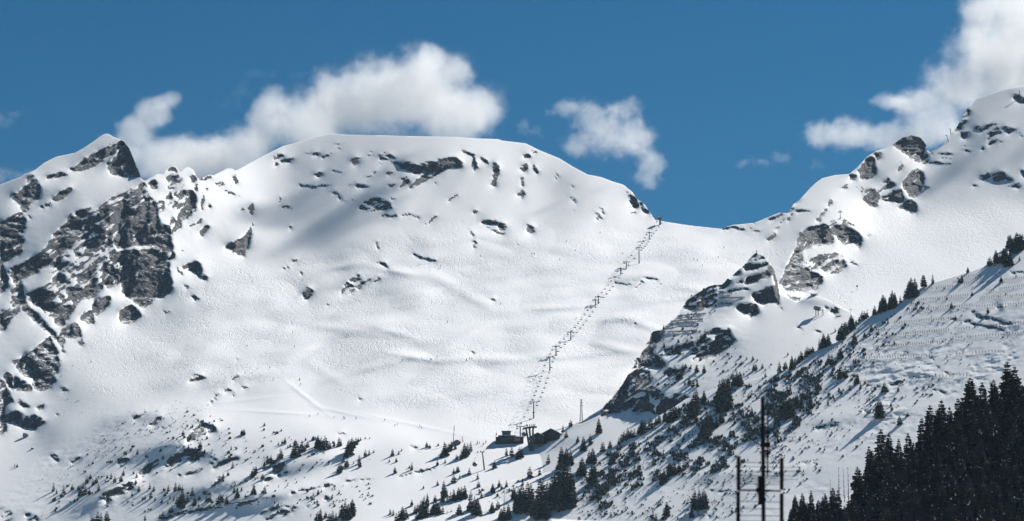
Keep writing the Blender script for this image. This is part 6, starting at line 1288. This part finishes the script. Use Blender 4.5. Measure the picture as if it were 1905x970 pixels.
for y in (770.5, 803.5, 843.5, 876.5): b.box(q(1429.5, y, .1), (8 * k, 5 * k, 3.4 * k)); b.tube(q(1420, y, .05), q(1434, y, .05), .8 * k, .8 * k, 5)
b.build('boom', M_BLACK, t)
b = MB(); b.box(q(1426, 827.5, .05), (15 * k, 6 * k, 9.5 * k)); b.box(q(1417, 828.5), (7 * k, 6 * k, 4 * k)); b.build('bracket', M_BLACK, t)
for y in (796, 803.5, 811, 819, 766, 780, 788):
    b = MB(); b.tube(q(1423, y, .12), q(1429 + (54 if y > 790 else 7), y + 1, .12), .5 * k, .5 * k, 5); b.build('element', M_BLACK, t)

# ================================================================ sky, sun, camera
SUN_AZ, SUN_EL = math.radians(45), math.radians(42)      # to the right of the view and beyond it
sd = Vector((math.sin(SUN_AZ) * math.cos(SUN_EL), math.cos(SUN_AZ) * math.cos(SUN_EL), math.sin(SUN_EL)))
sun = bpy.data.lights.new('sun', 'SUN'); sun.energy = 4.2; sun.angle = math.radians(.5); sun.color = (1, .955, .89)
so = bpy.data.objects.new('sun', sun); COL.objects.link(so); so.rotation_euler = (-sd).to_track_quat('-Z', 'Y').to_euler()
w = bpy.data.worlds.new('World'); scene.world = w; w.use_nodes = True; nt = w.node_tree
bg = nt.nodes['Background']; bg.inputs['Strength'].default_value = .055
sky = nt.nodes.new('ShaderNodeTexSky'); sky.sky_type = 'NISHITA'; sky.sun_disc = False; sky.sun_elevation = SUN_EL; sky.sun_rotation = SUN_AZ
sky.altitude = 2600; sky.air_density = .9; sky.dust_density = .1; sky.ozone_density = 2.0
hs = nt.nodes.new('ShaderNodeHueSaturation'); hs.inputs['Hue'].default_value = .487; hs.inputs['Saturation'].default_value = 1.38; hs.inputs['Value'].default_value = .61
nt.links.new(sky.outputs['Color'], hs.inputs['Color']); nt.links.new(hs.outputs['Color'], bg.inputs['Color'])
cam = bpy.data.cameras.new('camera'); co = bpy.data.objects.new('camera', cam); COL.objects.link(co); scene.camera = co
cam.sensor_width = 36; cam.angle = HFOV; cam.clip_start = 1; cam.clip_end = 60000
co.rotation_euler = (math.radians(90) + PITCH, 0, 0)
cam.dof.use_dof = True; cam.dof.focus_distance = 2400; cam.dof.aperture_fstop = cam.lens / 1000 / .07
scene.view_settings.view_transform = 'Standard'; scene.view_settings.look = 'None'; scene.view_settings.gamma = 1
scene.view_settings.exposure = 0.80
scene.render.engine = 'CYCLES'
cy = scene.cycles; cy.use_denoising = True; cy.max_bounces = 40; cy.glossy_bounces = 2; cy.transmission_bounces = 2; cy.diffuse_bounces = 3; cy.transparent_max_bounces = 8; cy.volume_bounces = 40; cy.volume_step_rate = 1.0; cy.volume_max_steps = 256
try: cy.denoiser = 'OPENIMAGEDENOISE'
except Exception: pass

# the mountain air: one even box of thin haze round the camera and the slopes, below the clouds
b = MB(); b.box((0, 1690, 447), (2600, 3620, 1000)); hz = b.mesh('haze', [])
hm = bpy.data.materials.new('thin_air'); hm.use_nodes = True; nt = hm.node_tree; nt.nodes.remove(nt.nodes['Principled BSDF'])
pv = nt.nodes.new('ShaderNodeVolumePrincipled'); pv.inputs['Color'].default_value = (.52, .76, 1, 1); pv.inputs['Density'].default_value = 1.3e-5; pv.inputs['Anisotropy'].default_value = .1
nt.links.new(pv.outputs[0], nt.nodes['Material Output'].inputs['Volume'])
hz.materials.append(hm); ho = bpy.data.objects.new('haze', hz); COL.objects.link(ho); ho['kind'] = 'stuff'; ho['label'] = 'thin blue mountain air'
